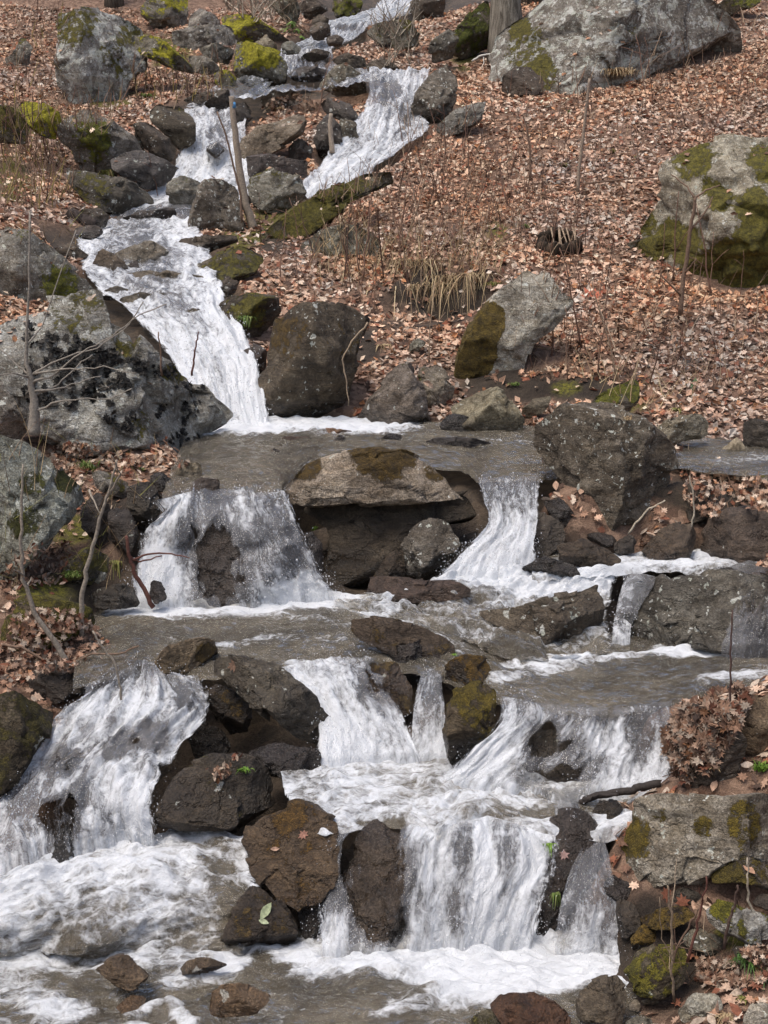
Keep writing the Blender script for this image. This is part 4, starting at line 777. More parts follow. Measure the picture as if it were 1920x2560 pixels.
rock('j', '1105,872 1180,852 1195,878 1120,890', 'tan', 'flat tan stone behind the small one at the bottom right pool edge', y=6.35)
rock('j', '1035,965 1100,932 1172,948 1185,1000 1045,1000', 'grey', 'flat grey stone cut by the bottom edge', y=6.15)
rock('j', '1545,950 1580,888 1640,875 1740,900 1740,1000 1555,1000', 'spot', 'pale lichened rock at the bottom right corner', y=6.05, base=(.34, .33, .28))
rock('j', '1470,655 1560,635 1740,635 1740,710 1540,700', 'dark', 'dark mossy rock behind the grass tuft at the right edge', y=6.4)
rock('j', '1580,455 1620,405 1740,412 1740,500', 'dark', 'dark rock above the tilted white slab', y=6.75)
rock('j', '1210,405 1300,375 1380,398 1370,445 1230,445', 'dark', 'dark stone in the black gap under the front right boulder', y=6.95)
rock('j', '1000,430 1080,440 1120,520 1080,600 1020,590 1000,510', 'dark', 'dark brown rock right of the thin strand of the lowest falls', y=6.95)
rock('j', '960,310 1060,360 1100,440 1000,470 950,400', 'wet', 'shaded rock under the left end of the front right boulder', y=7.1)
rock('F', '815,2380 850,2200 880,2080 940,2045 1010,2066 1080,2108 1110,2170 1100,2265 1080,2340 960,2400', 'wet', 'dark wet boulder in the lowest falls with water beading over it', y=7.2, base=(.15, .115, .09), thick=.4, veil=1)
rock('F', '1118,2130 1150,2060 1220,2038 1300,2060 1330,2150 1310,2330 1240,2370 1150,2340', 'wet', 'grey rock under the veil of the lowest central waterfall', y=7.5, base=(.2, .18, .165), thick=.4, veil=1)
rock('F', '1380,2140 1480,2100 1540,2150 1550,2300 1480,2370 1390,2330', 'wet', 'wet grey rock behind the thin right strand', y=7.45, base=(.16, .145, .13), veil=1)
rock('i', '398,715 500,662 560,668 622,740 655,775 560,825 500,805 430,745', 'tan', 'small brown rock standing in the foam at the front left', y=6.55, base=(.19, .13, .08), wet=.5, thick=.6)
rock('i', '748,745 800,688 880,678 1000,720 900,748', 'tan', 'low brown rock in the foam below the dark rock with the pale leaf', y=6.75, base=(.19, .135, .09), wet=.6)
rock('i', '490,890 560,838 640,858 605,930 540,930', 'tan', 'orange tan stone under shallow water at the front left', y=6.3, base=(.3, .19, .11), wet=.6)
rock('i', '130,610 200,558 350,535 500,525 700,555 650,625 450,675 200,645', 'tan', 'broad tan rock washed over by foam at the front left', base=(.28, .22, .13), wet=.6, thick=.3, veil=1)
rock('i', '850,850 950,790 1100,800 1200,860 1100,930 900,930', 'tan', 'wide brown rock under the clear water of the bottom pool', y=6.2, base=(.24, .155, .09), wet=.6)
print('rocks', NROCK[0])

VEILV = np.concatenate([v for v, f in VEIL]); _o = np.cumsum([0] + [len(v) for v, f in VEIL]); VEILF = np.concatenate([f + o for (v, f), o in zip(VEIL, _o)])
DR = 0.9
ZA, ZM, ZB, ZC, ZE, ZD = 0.0, 0.27, 0.5, 0.9, 1.15, 1.67
# --- pools
water_sheet('pool', [([(-250, 2390), (150, 2370), (420, 2350), (660, 2330), (900, 2310), (1200, 2290), (1600, 2330)], ('z', ZA)), ([(-700, 2800), (300, 2800), (1000, 2800), (1900, 2800)], ('z', ZA))], M_POOL, 0.16,
    'clear brown pool at the bottom with foam under the lowest falls', 'water', amp=0.016, edge=(0, 0), seed=1, strokes=[
    ([(790, 2390), (950, 2385), (1100, 2380), (1300, 2380), (1560, 2400)], ZA, 0.30, 0.75), ([(1150, 2430), (1350, 2430), (1500, 2420)], ZA, 0.32, 0.6), ([(900, 2425), (1050, 2440), (1200, 2470)], ZA, 0.12, 0.35), ([(950, 2530), (1100, 2500), (1250, 2470), (1480, 2440)], ZA, 0.13, 0.42),
    ([(-100, 2400), (150, 2400), (350, 2400), (560, 2400)], ZA, 0.22, 0.5), ([(-100, 2470), (60, 2480), (160, 2540)], ZA, 0.2, 0.55), ([(600, 2370), (560, 2430), (430, 2460)], ZA, 0.12, 0.5), ([(330, 2540), (420, 2510), (470, 2560)], ZA, 0.07, 0.5), ([(640, 2350), (700, 2380), (860, 2390)], ZA, 0.10, 0.5), ([(100, 2640), (350, 2580)], ZA, 0.10, 0.45), ([(-100, 2600), (150, 2640)], ZA, 0.25, 0.45)])
water_sheet('churning_water', [([(-250, 2240), (0, 2195), (200, 2110), (420, 2075), (660, 2090)], ('z', 0.29)), ([(-250, 2260), (0, 2230), (220, 2170), (420, 2150), (660, 2180)], ('z', 0.28)), ([(-250, 2330), (0, 2320), (200, 2300), (420, 2270), (600, 2270), (660, 2300)], ('z', 0.17)), ([(-250, 2420), (0, 2400), (250, 2390), (460, 2380), (640, 2390)], ('z', -0.02))], M_POOL, [0.75, 0.85, 0.62, 0.45],
    'white churning water below the left cascade', 'water', drape=.6, film=.12, amp=0.02, edge=(0, 1), seed=2, curve=True, foamcols=[0.05, 0.05, 0.0, -0.05, -0.12], strokes=[([(520, 2150), (590, 2260)], .2, 0.14, -0.35), ([(180, 2330), (420, 2330)], .15, 0.10, -0.35)])
water_sheet('pool', [([(690, 1915), (800, 1870), (1000, 1870), (1200, 1870), (1400, 1930), (1560, 1960), (1720, 1960)], ('z', ZB)), ([(740, 2060), (815, 2088), (880, 2068), (960, 2048), (1035, 2063), (1090, 2091), (1150, 2061), (1220, 2043), (1300, 2065), (1360, 2087), (1500, 2085), (1720, 2040)], ('z', ZB))], M_POOL, 0.66,
    'white foaming shelf of water above the lowest falls', 'water', amp=0.014, edge=(0, 0), seed=3, strokes=[([(1250, 2030), (1420, 2040), (1560, 2020)], ZB, 0.12, -0.4), ([(900, 2045), (1000, 2052)], ZB, 0.05, -0.5)])
water_sheet('pool', [([(230, 1500), (420, 1485), (840, 1480), (1000, 1500), (1250, 1560), (1500, 1590), (1980, 1590)], ('z', ZC)), ([(180, 1700), (330, 1670), (500, 1680), (700, 1668), (900, 1650), (1090, 1682), (1260, 1742), (1500, 1772), (1700, 1755), (1980, 1740)], ('z', ZC))], M_POOL, 0.06,
    'middle pool of grey brown water crossing the whole stream', 'water', amp=0.014, edge=(0, 0), seed=4, strokes=[
    ([(330, 1525), (500, 1525), (700, 1510), (880, 1490)], ZC, 0.34, 0.95), ([(600, 1500), (850, 1510), (1000, 1510)], ZC, 0.3, 0.4), ([(720, 1540), (900, 1560), (1100, 1545)], ZC, 0.16, 0.3), ([(1240, 1700), (1400, 1660), (1600, 1640), (1920, 1620)], ZC, 0.14, 0.55), ([(1650, 1630), (1950, 1625)], ZC, 0.16, 0.75), ([(1780, 1700), (1950, 1680)], ZC, 0.18, 0.55), ([(1270, 1660), (1450, 1640)], ZC, 0.12, 0.6), ([(560, 1610), (700, 1590), (850, 1600)], ZC, 0.12, 0.35), ([(900, 1530), (1050, 1570), (1150, 1620)], ZC, 0.2, 0.35), ([(300, 1600), (500, 1590)], ZC, .1, .2), ([(720, 1660), (870, 1648)], ZC, 0.06, 0.6)])
water_sheet('pool', [([(1330, 1380), (1600, 1370), (1980, 1350)], ('z', ZE)), ([(1330, 1440), (1560, 1425), (1780, 1425), (1980, 1425)], ('z', ZE))], M_POOL, 0.12,
    'narrow run of water behind the large right boulder', 'water', amp=0.015, edge=(0, 0), seed=5, strokes=[([(1480, 1410), (1620, 1405), (1750, 1400), (1950, 1395)], ZE, 0.5, 0.65), ([(1340, 1425), (1500, 1420)], ZE, 0.3, 0.6)])
water_sheet('pool', [([(480, 1045), (640, 1030), (900, 1035), (1150, 1045), (1400, 1060), (1700, 1090), (1990, 1110)], ('z', ZD)), ([(400, 1250), (490, 1232), (600, 1228), (705, 1225), (760, 1165), (1000, 1150), (1150, 1165), (1200, 1192), (1355, 1190), (1480, 1150), (1650, 1160), (1990, 1185)], ('z', ZD))], M_POOL, 0.04,
    'smooth grey pool below the long white chute', 'water', fp=[(360,770,85,50,-.55),(430,700,100,38,-.5),(300,610,90,35,-.5),(440,600,70,25,-.4),(560,940,60,90,.3),(400,640,60,20,-.3),(520,720,40,40,.3),(440,890,50,40,-.1),(250,640,40,30,.3)], amp=0.012, edge=(0, 0), seed=6, strokes=[([(480, 1065), (640, 1062), (760, 1062), (930, 1066)], ZD, 0.75, 1.0), ([(500, 1075), (650, 1080)], ZD, 0.4, 0.45), ([(1180, 1105), (1320, 1100)], ZD, 0.2, 0.3), ([(1820, 1150), (1980, 1150)], ZD, 0.3, 0.35)])
# --- falls and chutes, from the bottom up
water_sheet('waterfall', [([(815, 2085), (880, 2065), (960, 2045), (1035, 2060), (1090, 2088), (1150, 2058), (1220, 2040), (1300, 2062), (1360, 2084), (1410, 2090)], ('z', ZB)), ([(800, 2170), (950, 2110), (1110, 2110), (1320, 2130), (1400, 2150)], ('f', .3)), ([(790, 2280), (930, 2250), (1110, 2240), (1330, 2250), (1365, 2260)], ('f', .68)), ([(780, 2400), (900, 2400), (1100, 2375), (1340, 2370)], ('z', -0.02))], M_FALL, [0.5, 0.45, 0.56, 0.8],
    'lowest central waterfall pouring over dark rocks', 'waterfall', 'fall', fp=[(962,2205,118,165,-.62),(840,2330,50,70,.35),(1060,2150,40,120,.35),(1150,2140,40,90,-.16),(1275,2150,40,90,-.14),(1210,2200,35,160,.4),(1320,2150,35,120,.35),(1140,2280,30,70,-.35),(980,2330,60,40,-.2)], film=.08, drape=DR, amp=0.028, seed=11, curve=True, foamcols=[-.05, -.3, -.38, -.2, .12, .05, .2, .1, .12, .15, .2, .0], offs=0.03)
water_sheet('waterfall', [([(1440, 2110), (1500, 2080), (1520, 2100)], ('z', 0.46)), ([(1420, 2200), (1480, 2180), (1530, 2190)], ('f', .45)), ([(1395, 2280), (1470, 2260), (1545, 2280)], ('f', .75)), ([(1380, 2390), (1470, 2400), (1560, 2410)], ('z', -0.02))], M_FALL, [0.0, 0.25, 0.48, 0.75],
    'thin right strand of the lowest waterfall beside the mossy boulder', 'waterfall', 'fall', drape=DR, amp=0.022, seed=12, curve=True, offs=0.02)
water_sheet('waterfall', [([(200, 1715), (270, 1690), (360, 1650), (420, 1690), (510, 1690)], ('z', ZC)), ([(120, 1830), (240, 1790), (380, 1770), (440, 1780), (530, 1790)], ('f', .28)), ([(20, 1960), (180, 1920), (320, 1900), (400, 1900), (450, 1900)], ('f', .55)), ([(-40, 2080), (140, 2030), (300, 2010), (400, 2000)], ('f', .8)), ([(-70, 2230), (120, 2160), (290, 2110), (410, 2110)], ('z', 0.27))], M_FALL, [0.25, 0.6, 0.6, 0.52, 0.75],
    'wide white cascade tumbling down the left side', 'waterfall', 'fall', drape=DR, fp=[(300,1880,50,45,-.5),(170,1930,60,50,-.45),(390,1860,45,50,-.45),(150,2070,60,60,-.6),(210,2010,40,30,-.35),(60,2000,60,80,-.2),(270,1780,90,50,.2),(350,2020,60,80,.25),(480,1770,60,60,-.3),(100,1860,40,40,.2)], amp=0.05, seed=13, curve=True, offs=0.04, px=4.5, foamcols=[0.05, .0, -.05, 0.05, .08, .05])
water_sheet('waterfall', [([(690, 1672), (760, 1655), (850, 1648), (950, 1645)], ('z', ZC)), ([(740, 1740), (810, 1720), (880, 1715), (980, 1720)], ('f', .35)), ([(790, 1830), (860, 1820), (930, 1820), (1020, 1820)], ('f', .7)), ([(780, 1935), (880, 1920), (980, 1910), (1070, 1920)], ('z', ZB - .02))], M_FALL, [0.5, 0.62, 0.72, 0.9],
    'central white waterfall between the long slanting boulder and the mossy stones', 'waterfall', 'fall', drape=DR, fp=[(960,1720,70,80,-.6),(760,1740,50,70,.25),(850,1840,70,60,.25)], amp=0.032, seed=14, curve=True, offs=0.03, foamcols=[0.1, .15, .05, -.1, -.1])
water_sheet('waterfall', [([(1045, 1680), (1075, 1672), (1110, 1682)], ('z', ZC)), ([(1040, 1760), (1075, 1750), (1105, 1760)], ('f', .4)), ([(1020, 1910), (1070, 1910), (1125, 1910)], ('z', ZB - .02))], M_FALL, [0.3, 0.5, 0.85],
    'narrow spout of water left of the mossy upright stone', 'waterfall', 'fall', drape=DR, amp=0.022, seed=15, curve=True, offs=0.04)
water_sheet('waterfall', [([(1240, 1738), (1330, 1755), (1450, 1768), (1560, 1768), (1690, 1752)], ('z', ZC)), ([(1240, 1800), (1330, 1795), (1460, 1800), (1560, 1800), (1690, 1800)], ('f', .25)), ([(1170, 1870), (1280, 1860), (1440, 1880), (1570, 1890), (1690, 1890)], ('f', .6)), ([(1070, 1950), (1200, 1980), (1400, 2000), (1550, 2000), (1690, 2000)], ('z', ZB - .02))], M_FALL, [0.12, 0.5, 0.5, 0.7],
    'broad right waterfall breaking over a lichened rock below the leaf heap', 'waterfall', 'fall', fp=[(1370,1865,80,50,-.7),(1380,1950,130,45,-.55),(1500,1840,80,90,.3),(1190,1900,110,60,.4),(1610,1850,60,80,-.25)], film=.16, drape=DR, amp=0.036, seed=16, curve=True, offs=0.04, foamcols=[0.3, .25, .1, -.1, -.15, .05, .15, .0])
water_sheet('rapids', [([(1120, 1425), (1230, 1420), (1340, 1425), (1560, 1415)], ('z', 1.13)), ([(1040, 1462), (1180, 1465), (1350, 1470), (1550, 1455)], ('z', 1.05)), ([(860, 1500), (1100, 1525), (1300, 1560), (1540, 1560)], ('z', .95)), ([(780, 1530), (1050, 1570), (1250, 1640), (1400, 1660), (1560, 1640)], ('z', .88))], M_POOL, [0.7, 0.55, 0.38, 0.35],
    'sloping rapids fanning out from the foot of the small right fall', 'water', 'pool', drape=.6, film=.4, amp=0.03, seed=17, curve=True, edge=(1, 1), strokes=[([(1100, 1440), (1250, 1450), (1400, 1465), (1550, 1440)], 1.08, 0.22, 0.6), ([(1050, 1480), (960, 1520), (820, 1530)], .97, 0.14, 0.45), ([(1280, 1655), (1450, 1640)], .9, .14, .5)])
water_sheet('waterfall', [([(1760, 1432), (1860, 1415), (1990, 1400)], ('z', ZE)), ([(1770, 1500), (1860, 1490), (2000, 1490)], ('f', .45)), ([(1770, 1630), (1860, 1630), (2000, 1630)], ('z', ZC - .02))], M_FALL, [0.15, 0.3, 0.55],
    'thin film of water running over the large right boulder', 'waterfall', 'fall', drape=DR, amp=0.02, seed=18, curve=True, offs=0.05)
water_sheet('waterfall', [([(1560, 1440), (1580, 1436), (1600, 1440)], ('z', ZE)), ([(1545, 1520), (1562, 1515), (1580, 1520)], ('f', .45)), ([(1525, 1615), (1550, 1615), (1575, 1615)], ('z', ZC - .02))], M_FALL, [0.4, 0.5, 0.6],
    'trickle of water in the gap between two right hand boulders', 'waterfall', 'fall', drape=DR, amp=0.015, seed=19, curve=True, offs=0.03)
water_sheet('waterfall', [([(395, 1250), (480, 1228), (580, 1230), (720, 1232)], ('z', ZD)), ([(370, 1310), (470, 1290), (600, 1270), (745, 1300)], ('f', .3)), ([(335, 1390), (450, 1390), (610, 1380), (800, 1400)], ('f', .6)), ([(320, 1520), (450, 1525), (610, 1520), (850, 1500)], ('z', ZC - .02))], M_FALL, [0.42, 0.42, 0.40, 0.72],
    'left waterfall spreading over a big dark rock below the flat slab', 'waterfall', 'fall', fp=[(430,1290,60,60,.35),(410,1440,70,110,.5),(600,1290,70,40,.35),(540,1420,75,110,-.7),(470,1330,40,50,-.3),(760,1470,110,50,.35),(690,1370,90,60,-.05),(640,1330,50,50,-.1)], film=.10, drape=DR, amp=0.034, seed=20, curve=True, offs=0.05, foamcols=[.2, .2, .12, -.15, -.3, 0.0, .05, .0, -.03])
water_sheet('waterfall', [([(1185, 1195), (1260, 1198), (1355, 1190)], ('z', ZD)), ([(1205, 1260), (1270, 1262), (1350, 1255)], ('f', .4)), ([(1215, 1310), (1275, 1315), (1350, 1300)], ('f', .6)), ([(1150, 1385), (1240, 1390), (1340, 1370)], ('f', .85)), ([(1090, 1450), (1200, 1455), (1350, 1440)], ('z', 1.07))], M_FALL, [0.2, 0.42, 0.7, 0.9, 0.95],
    'small right waterfall pouring between the flat slab and the spotted boulder', 'waterfall', 'fall', drape=DR, amp=0.03, seed=21, curve=True, offs=0.02)
water_sheet('waterfall', [([(205, 570, 20.4), (330, 562, 20.5), (490, 562, 20.6)], None), ([(185, 640, 18.0), (330, 645, 18.0), (530, 640, 18.4)], None), ([(215, 725, 16.5), (380, 730, 16.5), (555, 705, 17.0)], None), ([(320, 805, 15.3), (440, 785, 15.5), (570, 770, 15.9)], None), ([(420, 910, 14.65), (530, 880, 14.85), (625, 860, 15.0)], None), ([(485, 1085, 13.6), (580, 1085, 13.6), (680, 1075, 13.75)], None)], M_FALL, [0.45, 0.5, 0.42, 0.45, 0.72, 0.95],
    'long white chute curving down past the lichened left boulder', 'waterfall', 'fall', film=.5, drape=DR, amp=0.06, seed=22, curve=True, offs=0.10, px=4.5, foamcols=[.3, .15, .0, -.05, .1, .3, .3])
water_sheet('waterfall', [([(455, 272, 24.5), (520, 276, 24.5), (620, 285, 24.5)], None), ([(455, 340, 23.7), (530, 340, 23.7), (620, 340, 23.7)], None), ([(400, 465, 22.4), (520, 470, 22.3), (650, 475, 22.3)], None), ([(200, 568, 20.7), (350, 565, 20.7), (500, 565, 20.6)], None)], M_FALL, [0.6, 0.68, 0.8, 0.45],
    'upper left waterfall behind the leaning dead sapling', 'waterfall', 'fall', fp=[(560,330,40,50,-.25),(430,540,90,25,-.35),(300,545,70,20,-.3)], drape=DR, amp=0.06, seed=23, curve=True, offs=0.08, px=4)
water_sheet('waterfall', [([(920, 178, 25.6), (1000, 180, 25.4), (1080, 180, 25.4)], None), ([(900, 290, 24.0), (980, 290, 24.0), (1060, 300, 24.0)], None), ([(820, 390, 23.0), (950, 370, 23.2), (1080, 330, 23.6)], None), ([(720, 500, 21.7), (820, 490, 21.8), (930, 440, 22.2)], None)], M_FALL, [0.55, 0.62, 0.7, 0.75],
    'upper right waterfall running down to the mossy ledge', 'waterfall', 'fall', fp=[(970,240,40,35,-.35),(1010,300,40,30,-.3),(940,230,25,50,-.2)], drape=DR, amp=0.06, seed=24, curve=True, offs=0.08, px=4)
water_sheet('rapids', [([(1000, -60, 38), (1130, -60, 38)], None), ([(930, 40, 33.2), (1090, 30, 33.4)], None), ([(800, 75, 31.8), (930, 70, 32)], None), ([(770, 112, 30.8), (890, 108, 30.8)], None), ([(700, 135, 29.8), (830, 140, 29.8)], None), ([(680, 190, 27.9), (850, 190, 27.9)], None), ([(600, 215, 26.7), (1010, 205, 26.2)], None), ([(455, 275, 24.4), (1075, 185, 25.3)], None)], M_FALL, [0.65, 0.75, 0.7, 0.75, 0.6, 0.48, 0.42, 0.5],
    'stepped white water coming down from the top of the slope', 'water', 'fall', fp=[(790,165,60,20,-.5),(760,215,120,22,-.55),(620,232,60,18,-.4),(870,85,40,10,-.4)], drape=DR, amp=0.07, seed=25, curve=False, offs=0.10, px=4, ragged=0.5)

# --- spray: drops thrown off the falls
def spray():
    rg = np.random.RandomState(9); O = np.array([(1, 0, 0), (-1, 0, 0), (0, 1, 0), (0, -1, 0), (0, 0, 1.5), (0, 0, -1.5)]) ; OF = np.array([(0, 2, 4), (2, 1, 4), (1, 3, 4), (3, 0, 4), (2, 0, 5), (1, 2, 5), (3, 1, 5), (0, 3, 5)]); C_, R_ = [], []
    for P, t, nr, area, ym in FALLS:
        if len(P) < 50 or ym > 18: continue
        n = int(min(2600, 1500 * area)); w = 0.15 + 2.6 * sm(.6, 1.0, t) + .6 * (1 - sm(0.05, .25, t)); i = rg.choice(len(P), n, p=w / w.sum())
        o = nr[i] * np.abs(rg.normal(0, .045, (n, 1))) + rg.normal(0, .035, (n, 3)); o[:, 2] += np.abs(rg.normal(0, .05, n)) * sm(.6, 1, t[i]); C_.append(P[i] + o); R_.append(rg.gamma(2.0, .0006, n) * ym / 8 + .0009)
    C_, R_ = np.concatenate(C_), np.concatenate(R_); n = len(C_)
    co = (C_[:, None] + O[None] * R_[:, None, None]).reshape(-1, 3); f = (OF[None] + (np.arange(n) * 6)[:, None, None]).reshape(-1, 3)
    tag(make_mesh('spray', co, f, M_DROP), 'drops of spray flying off the waterfalls', 'spray', kind='stuff'); print('drops', n)
spray()

# ------------------------------------------------------------------ things that lie, lean and grow on the surfaces built so far
bpy.context.view_layer.update(); DG = bpy.context.evaluated_depsgraph_get()
def cast(u, v, y0=3.0):
    d = Vector(ray(u, v)).normalized(); o = Vector(CO) + d * y0
    for _ in range(6):
        ok, loc, nor, idx, ob, mt = scene.ray_cast(DG, o, d)
        if not ok: return Vector(hit(u, v)), Vector((0, 0, 1)), None
        if ob.get('kind') == 'structure' and ob.name.split('.')[0] != 'ground': o = loc + d * 0.01; continue
        return loc, nor, ob
    return loc, nor, ob
def C2(c, x, y): return CROP[c][0] + x * (1 if c == 'F' else 960 / 1659), CROP[c][1] + y * (1 if c == 'F' else 960 / 1659)

# --- fallen leaves
PAL = np.array([(0.63, 0.445, 0.32), (0.55, 0.355, 0.245), (0.45, 0.26, 0.165), (0.27, 0.105, 0.06), (0.44, 0.21, 0.10), (0.70, 0.56, 0.43), (0.20, 0.11, 0.07), (0.10, 0.06, 0.042), (0.48, 0.38, 0.29)])
PALW = np.array([.17, .17, .17, .08, .03, .09, .12, .08, .09])
SH_FAR = (np.array([(0, -.5, 0), (-.30, 0, .10), (0, 0.02, 0), (.30, 0, .10), (0, .5, .06)]), np.array([(0, 2, 1), (0, 3, 2), (1, 2, 4), (2, 3, 4)]))
_lob = [(0, -.55), (.10, -.32), (.34, -.36), (.22, -.12), (.50, .04), (.22, .10), (.26, .34), (.10, .26), (0, .56), (-.10, .26), (-.26, .34), (-.22, .10), (-.50, .04), (-.22, -.12), (-.34, -.36), (-.10, -.32)]
SH_LOB = (np.array([(0, 0, 0)] + [(x, y, 0.32 * x * x + 0.18 * abs(y) * y) for x, y in _lob]), np.array([(0, i + 1, (i + 1) % 16 + 1) for i in range(16)]))
_ov = [(0, -.55), (.14, -.35), (.25, -.1), (.24, .15), (.12, .4), (0, .58), (-.12, .4), (-.24, .15), (-.25, -.1), (-.14, -.35)]
SH_OV = (np.array([(0, 0, -.03)] + [(x, y, 0.9 * x * x + 0.10 * y) for x, y in _ov]), np.array([(0, i + 1, (i + 1) % 10 + 1) for i in range(10)]))
def leaf_mesh(name, P, N, size, shape, rng, tilt=0.5, dark=1.0, pal=PAL, palw=PALW, curl=1.0):
    n = len(P); V0, F0 = shape; k = len(V0)
    N = N + rng.normal(0, tilt, (n, 3)); N /= np.linalg.norm(N, axis=1, keepdims=True)
    a = rng.normal(size=(n, 3)); X = np.cross(N, a); X /= np.linalg.norm(X, axis=1, keepdims=True); Y = np.cross(N, X)
    s = size[:, None, None]; V = V0[None] * np.array([1, 1, curl]); V = np.repeat(V, n, 0); V[:, :, 2] *= rng.uniform(-.6, 2.2, (n, 1)); V[:, :, 0] *= rng.uniform(.75, 1.2, (n, 1))
    co = P[:, None] + s * (V[:, :, :1] * X[:, None] + V[:, :, 1:2] * Y[:, None] + V[:, :, 2:] * N[:, None])
    f = (F0[None] + (np.arange(n) * k)[:, None, None]).reshape(-1, 3)
    c = pal[rng.choice(len(pal), n, p=palw / palw.sum())] * rng.uniform(.72, 1.25, (n, 1)) * dark
    if n > 5000: q = fbm(P * .45, 3, 8)[:, None]; c = c * (1 + .38 * q) * (1 + np.array([.10, .0, -.12]) * fbm(P * .8, 2, 15)[:, None] * 1.6)
    o = make_mesh(name, co.reshape(-1, 3), f, M_LEAF, attrs={'tint': np.repeat(np.clip(c, 0, .85), k, 0)}, smooth=False)
    return o
def drop(x, y, zt=16.0):
    ok, loc, nor, idx, ob, mt = scene.ray_cast(DG, Vector((x, y, zt)), Vector((0, 0, -1)))
    return (loc, nor, ob) if ok else (None, None, None)
def litter():
    rng = np.random.RandomState(5); far, near = [], []
    for y0, y1, dens in ((5.4, 8, 330), (8, 12, 330), (12, 16, 500), (16, 22, 450), (22, 30, 330), (30, 37, 190)):
        hw = 0.325 * y1 + 0.9; n = int((y1 - y0) * 2 * hw * dens); x = rng.uniform(-hw, hw, n); y = rng.uniform(y0, y1, n)
        w = streamw(x, y); patchy = fbm(np.stack([x, y, x * 0], 1) * 0.9, 3, 2); keep = (w < 0.42 + 0.1 * patchy) & (rng.uniform(0, 1, n) < 0.95 + 1.1 * np.minimum(patchy + .12, 0))
        z_ = surfz(x, y); keep &= rng.uniform(0, 1, n) > np.maximum(.88 * soil_mask(np.stack([x, y, z_], 1)), .8 * soil_mask(np.stack([x, y, z_], 1), MOSSG))
        for xx, yy in zip(x[keep], y[keep]):
            loc, nor, ob = drop(xx, yy)
            if ob is None: continue
            nm = ob.name.split('.')[0]
            if nm == 'ground':
                if nor.z < .35: continue
                h = abs(rng.normal(0, .022))
            elif nm in ('boulder', 'rock', 'stone'):
                if nor.z < .72 or rng.uniform() > (.075 if yy > 12 else .03): continue
                h = 0.004
            else: continue
            (near if yy < 12.5 else far).append((loc.x, loc.y, loc.z + h + .008, nor.x, nor.y, nor.z))
    far, near = np.array(far), np.array(near); print('leaves', len(far), len(near))
    s = rng.uniform(.05, .115, len(far)) * (1 + 0.012 * (far[:, 1] - 14)) * 1.05; big = rng.uniform(0, 1, len(far)) < .05; s[big] *= 1.5
    m = rng.uniform(0, 1, len(far)) < .25
    tag(leaf_mesh('leaf_litter', far[~m, :3], far[~m, 3:], s[~m], SH_FAR, rng, .46), 'thick carpet of fallen brown leaves on the hillside', 'leaves', kind='stuff')
    tag(leaf_mesh('leaf_litter', far[m, :3], far[m, 3:], s[m], SH_LOB, rng, .46), 'lobed oak leaves among the carpet of fallen leaves', 'leaves', kind='stuff')
    m = rng.uniform(0, 1, len(near)) < .5; s = rng.uniform(.05, .095, len(near))
    tag(leaf_mesh('leaf_litter', near[m, :3], near[m, 3:], s[m], SH_OV, rng, .4, .9), 'fallen oval leaves on the near banks', 'leaves', kind='stuff')
    tag(leaf_mesh('leaf_litter', near[~m, :3], near[~m, 3:], s[~m], SH_LOB, rng, .4, .9), 'fallen lobed leaves on the near banks', 'leaves', kind='stuff')
litter()
def leaf_pile(c, pts, n, size, label, dark=1.0, seed=0, bulge=0.10, lift=0.03):
    """a heap of leaves over whatever the traced patch covers"""
    rng = np.random.RandomState(seed + 70); P0 = np.array([C2(c, *map(float, q.split(','))) for q in pts.split()]); lo, hi = P0.min(0), P0.max(0); P, N = [], []
    tries = 0
    while len(P) < int(n * 1.8) and tries < n * 12:
        tries += 1; u, v = rng.uniform(lo, hi); ins = False
        for a, b in zip(P0, np.roll(P0, -1, 0)):
            if (a[1] > v) != (b[1] > v) and u < (b[0] - a[0]) * (v - a[1]) / (b[1] - a[1]) + a[0]: ins = not ins
        if not ins: continue
        loc, nor, ob = cast(u, v); q = (np.array([u, v]) - (lo + hi) / 2) / (hi - lo) * 2; out = bulge * max(0, 1 - (q ** 2).sum()) * rng.uniform(.0, .8) + abs(rng.normal(0, lift))
        p = loc + nor * 0.01 + Vector((0, -.8, .6)) * out; P.append(p[:]); N.append((nor * .6 + Vector((0, -.5, .4)))[:])
    P, N = np.array(P), np.array(N)
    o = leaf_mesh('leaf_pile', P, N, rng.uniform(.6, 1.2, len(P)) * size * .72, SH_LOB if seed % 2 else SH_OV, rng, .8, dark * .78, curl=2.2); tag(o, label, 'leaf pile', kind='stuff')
leaf_pile('h', '1280,300 1370,215 1480,205 1620,225 1560,300 1500,420 1420,560 1290,620 1230,560 1200,430 1240,330', 260, .115, 'big heap of wet dead leaves beside the broad right waterfall', 0.62, 1, .0, .03)
leaf_pile('f', '1270,140 1340,90 1450,90 1560,180 1659,230 1640,340 1560,350 1480,260 1440,380 1340,360 1290,260', 300, .085, 'clump of dry brown leaves hanging behind the spotted boulder', 1.2, 3, .05, .04)
leaf_pile('e', '60,800 170,770 330,780 430,860 500,940 470,1000 380,1040 200,1040 100,1100 0,1090 -20,960 40,900', 420, .075, 'drift of brown leaves with white scraps on the left bank', 1.0, 5, .08, .04)
leaf_pile('f', '600,140 640,100 690,110 700,180 670,230 610,190', 70, .06, 'small maroon clump of leaves left of the spotted boulder', .55, 4, .12)
leaf_pile('e', '200,90 330,40 470,90 620,120 740,110 830,110 800,160 640,160 500,170 330,170 240,160', 260, .08, 'band of leaves at the foot of the biggest left boulder', 1.0, 5, .05)
leaf_pile('e', '150,500 300,470 320,560 250,660 130,680 0,690 0,600', 160, .07, 'brown leaves in the dark gap under the pale mossy boulder', .7, 6, .05)
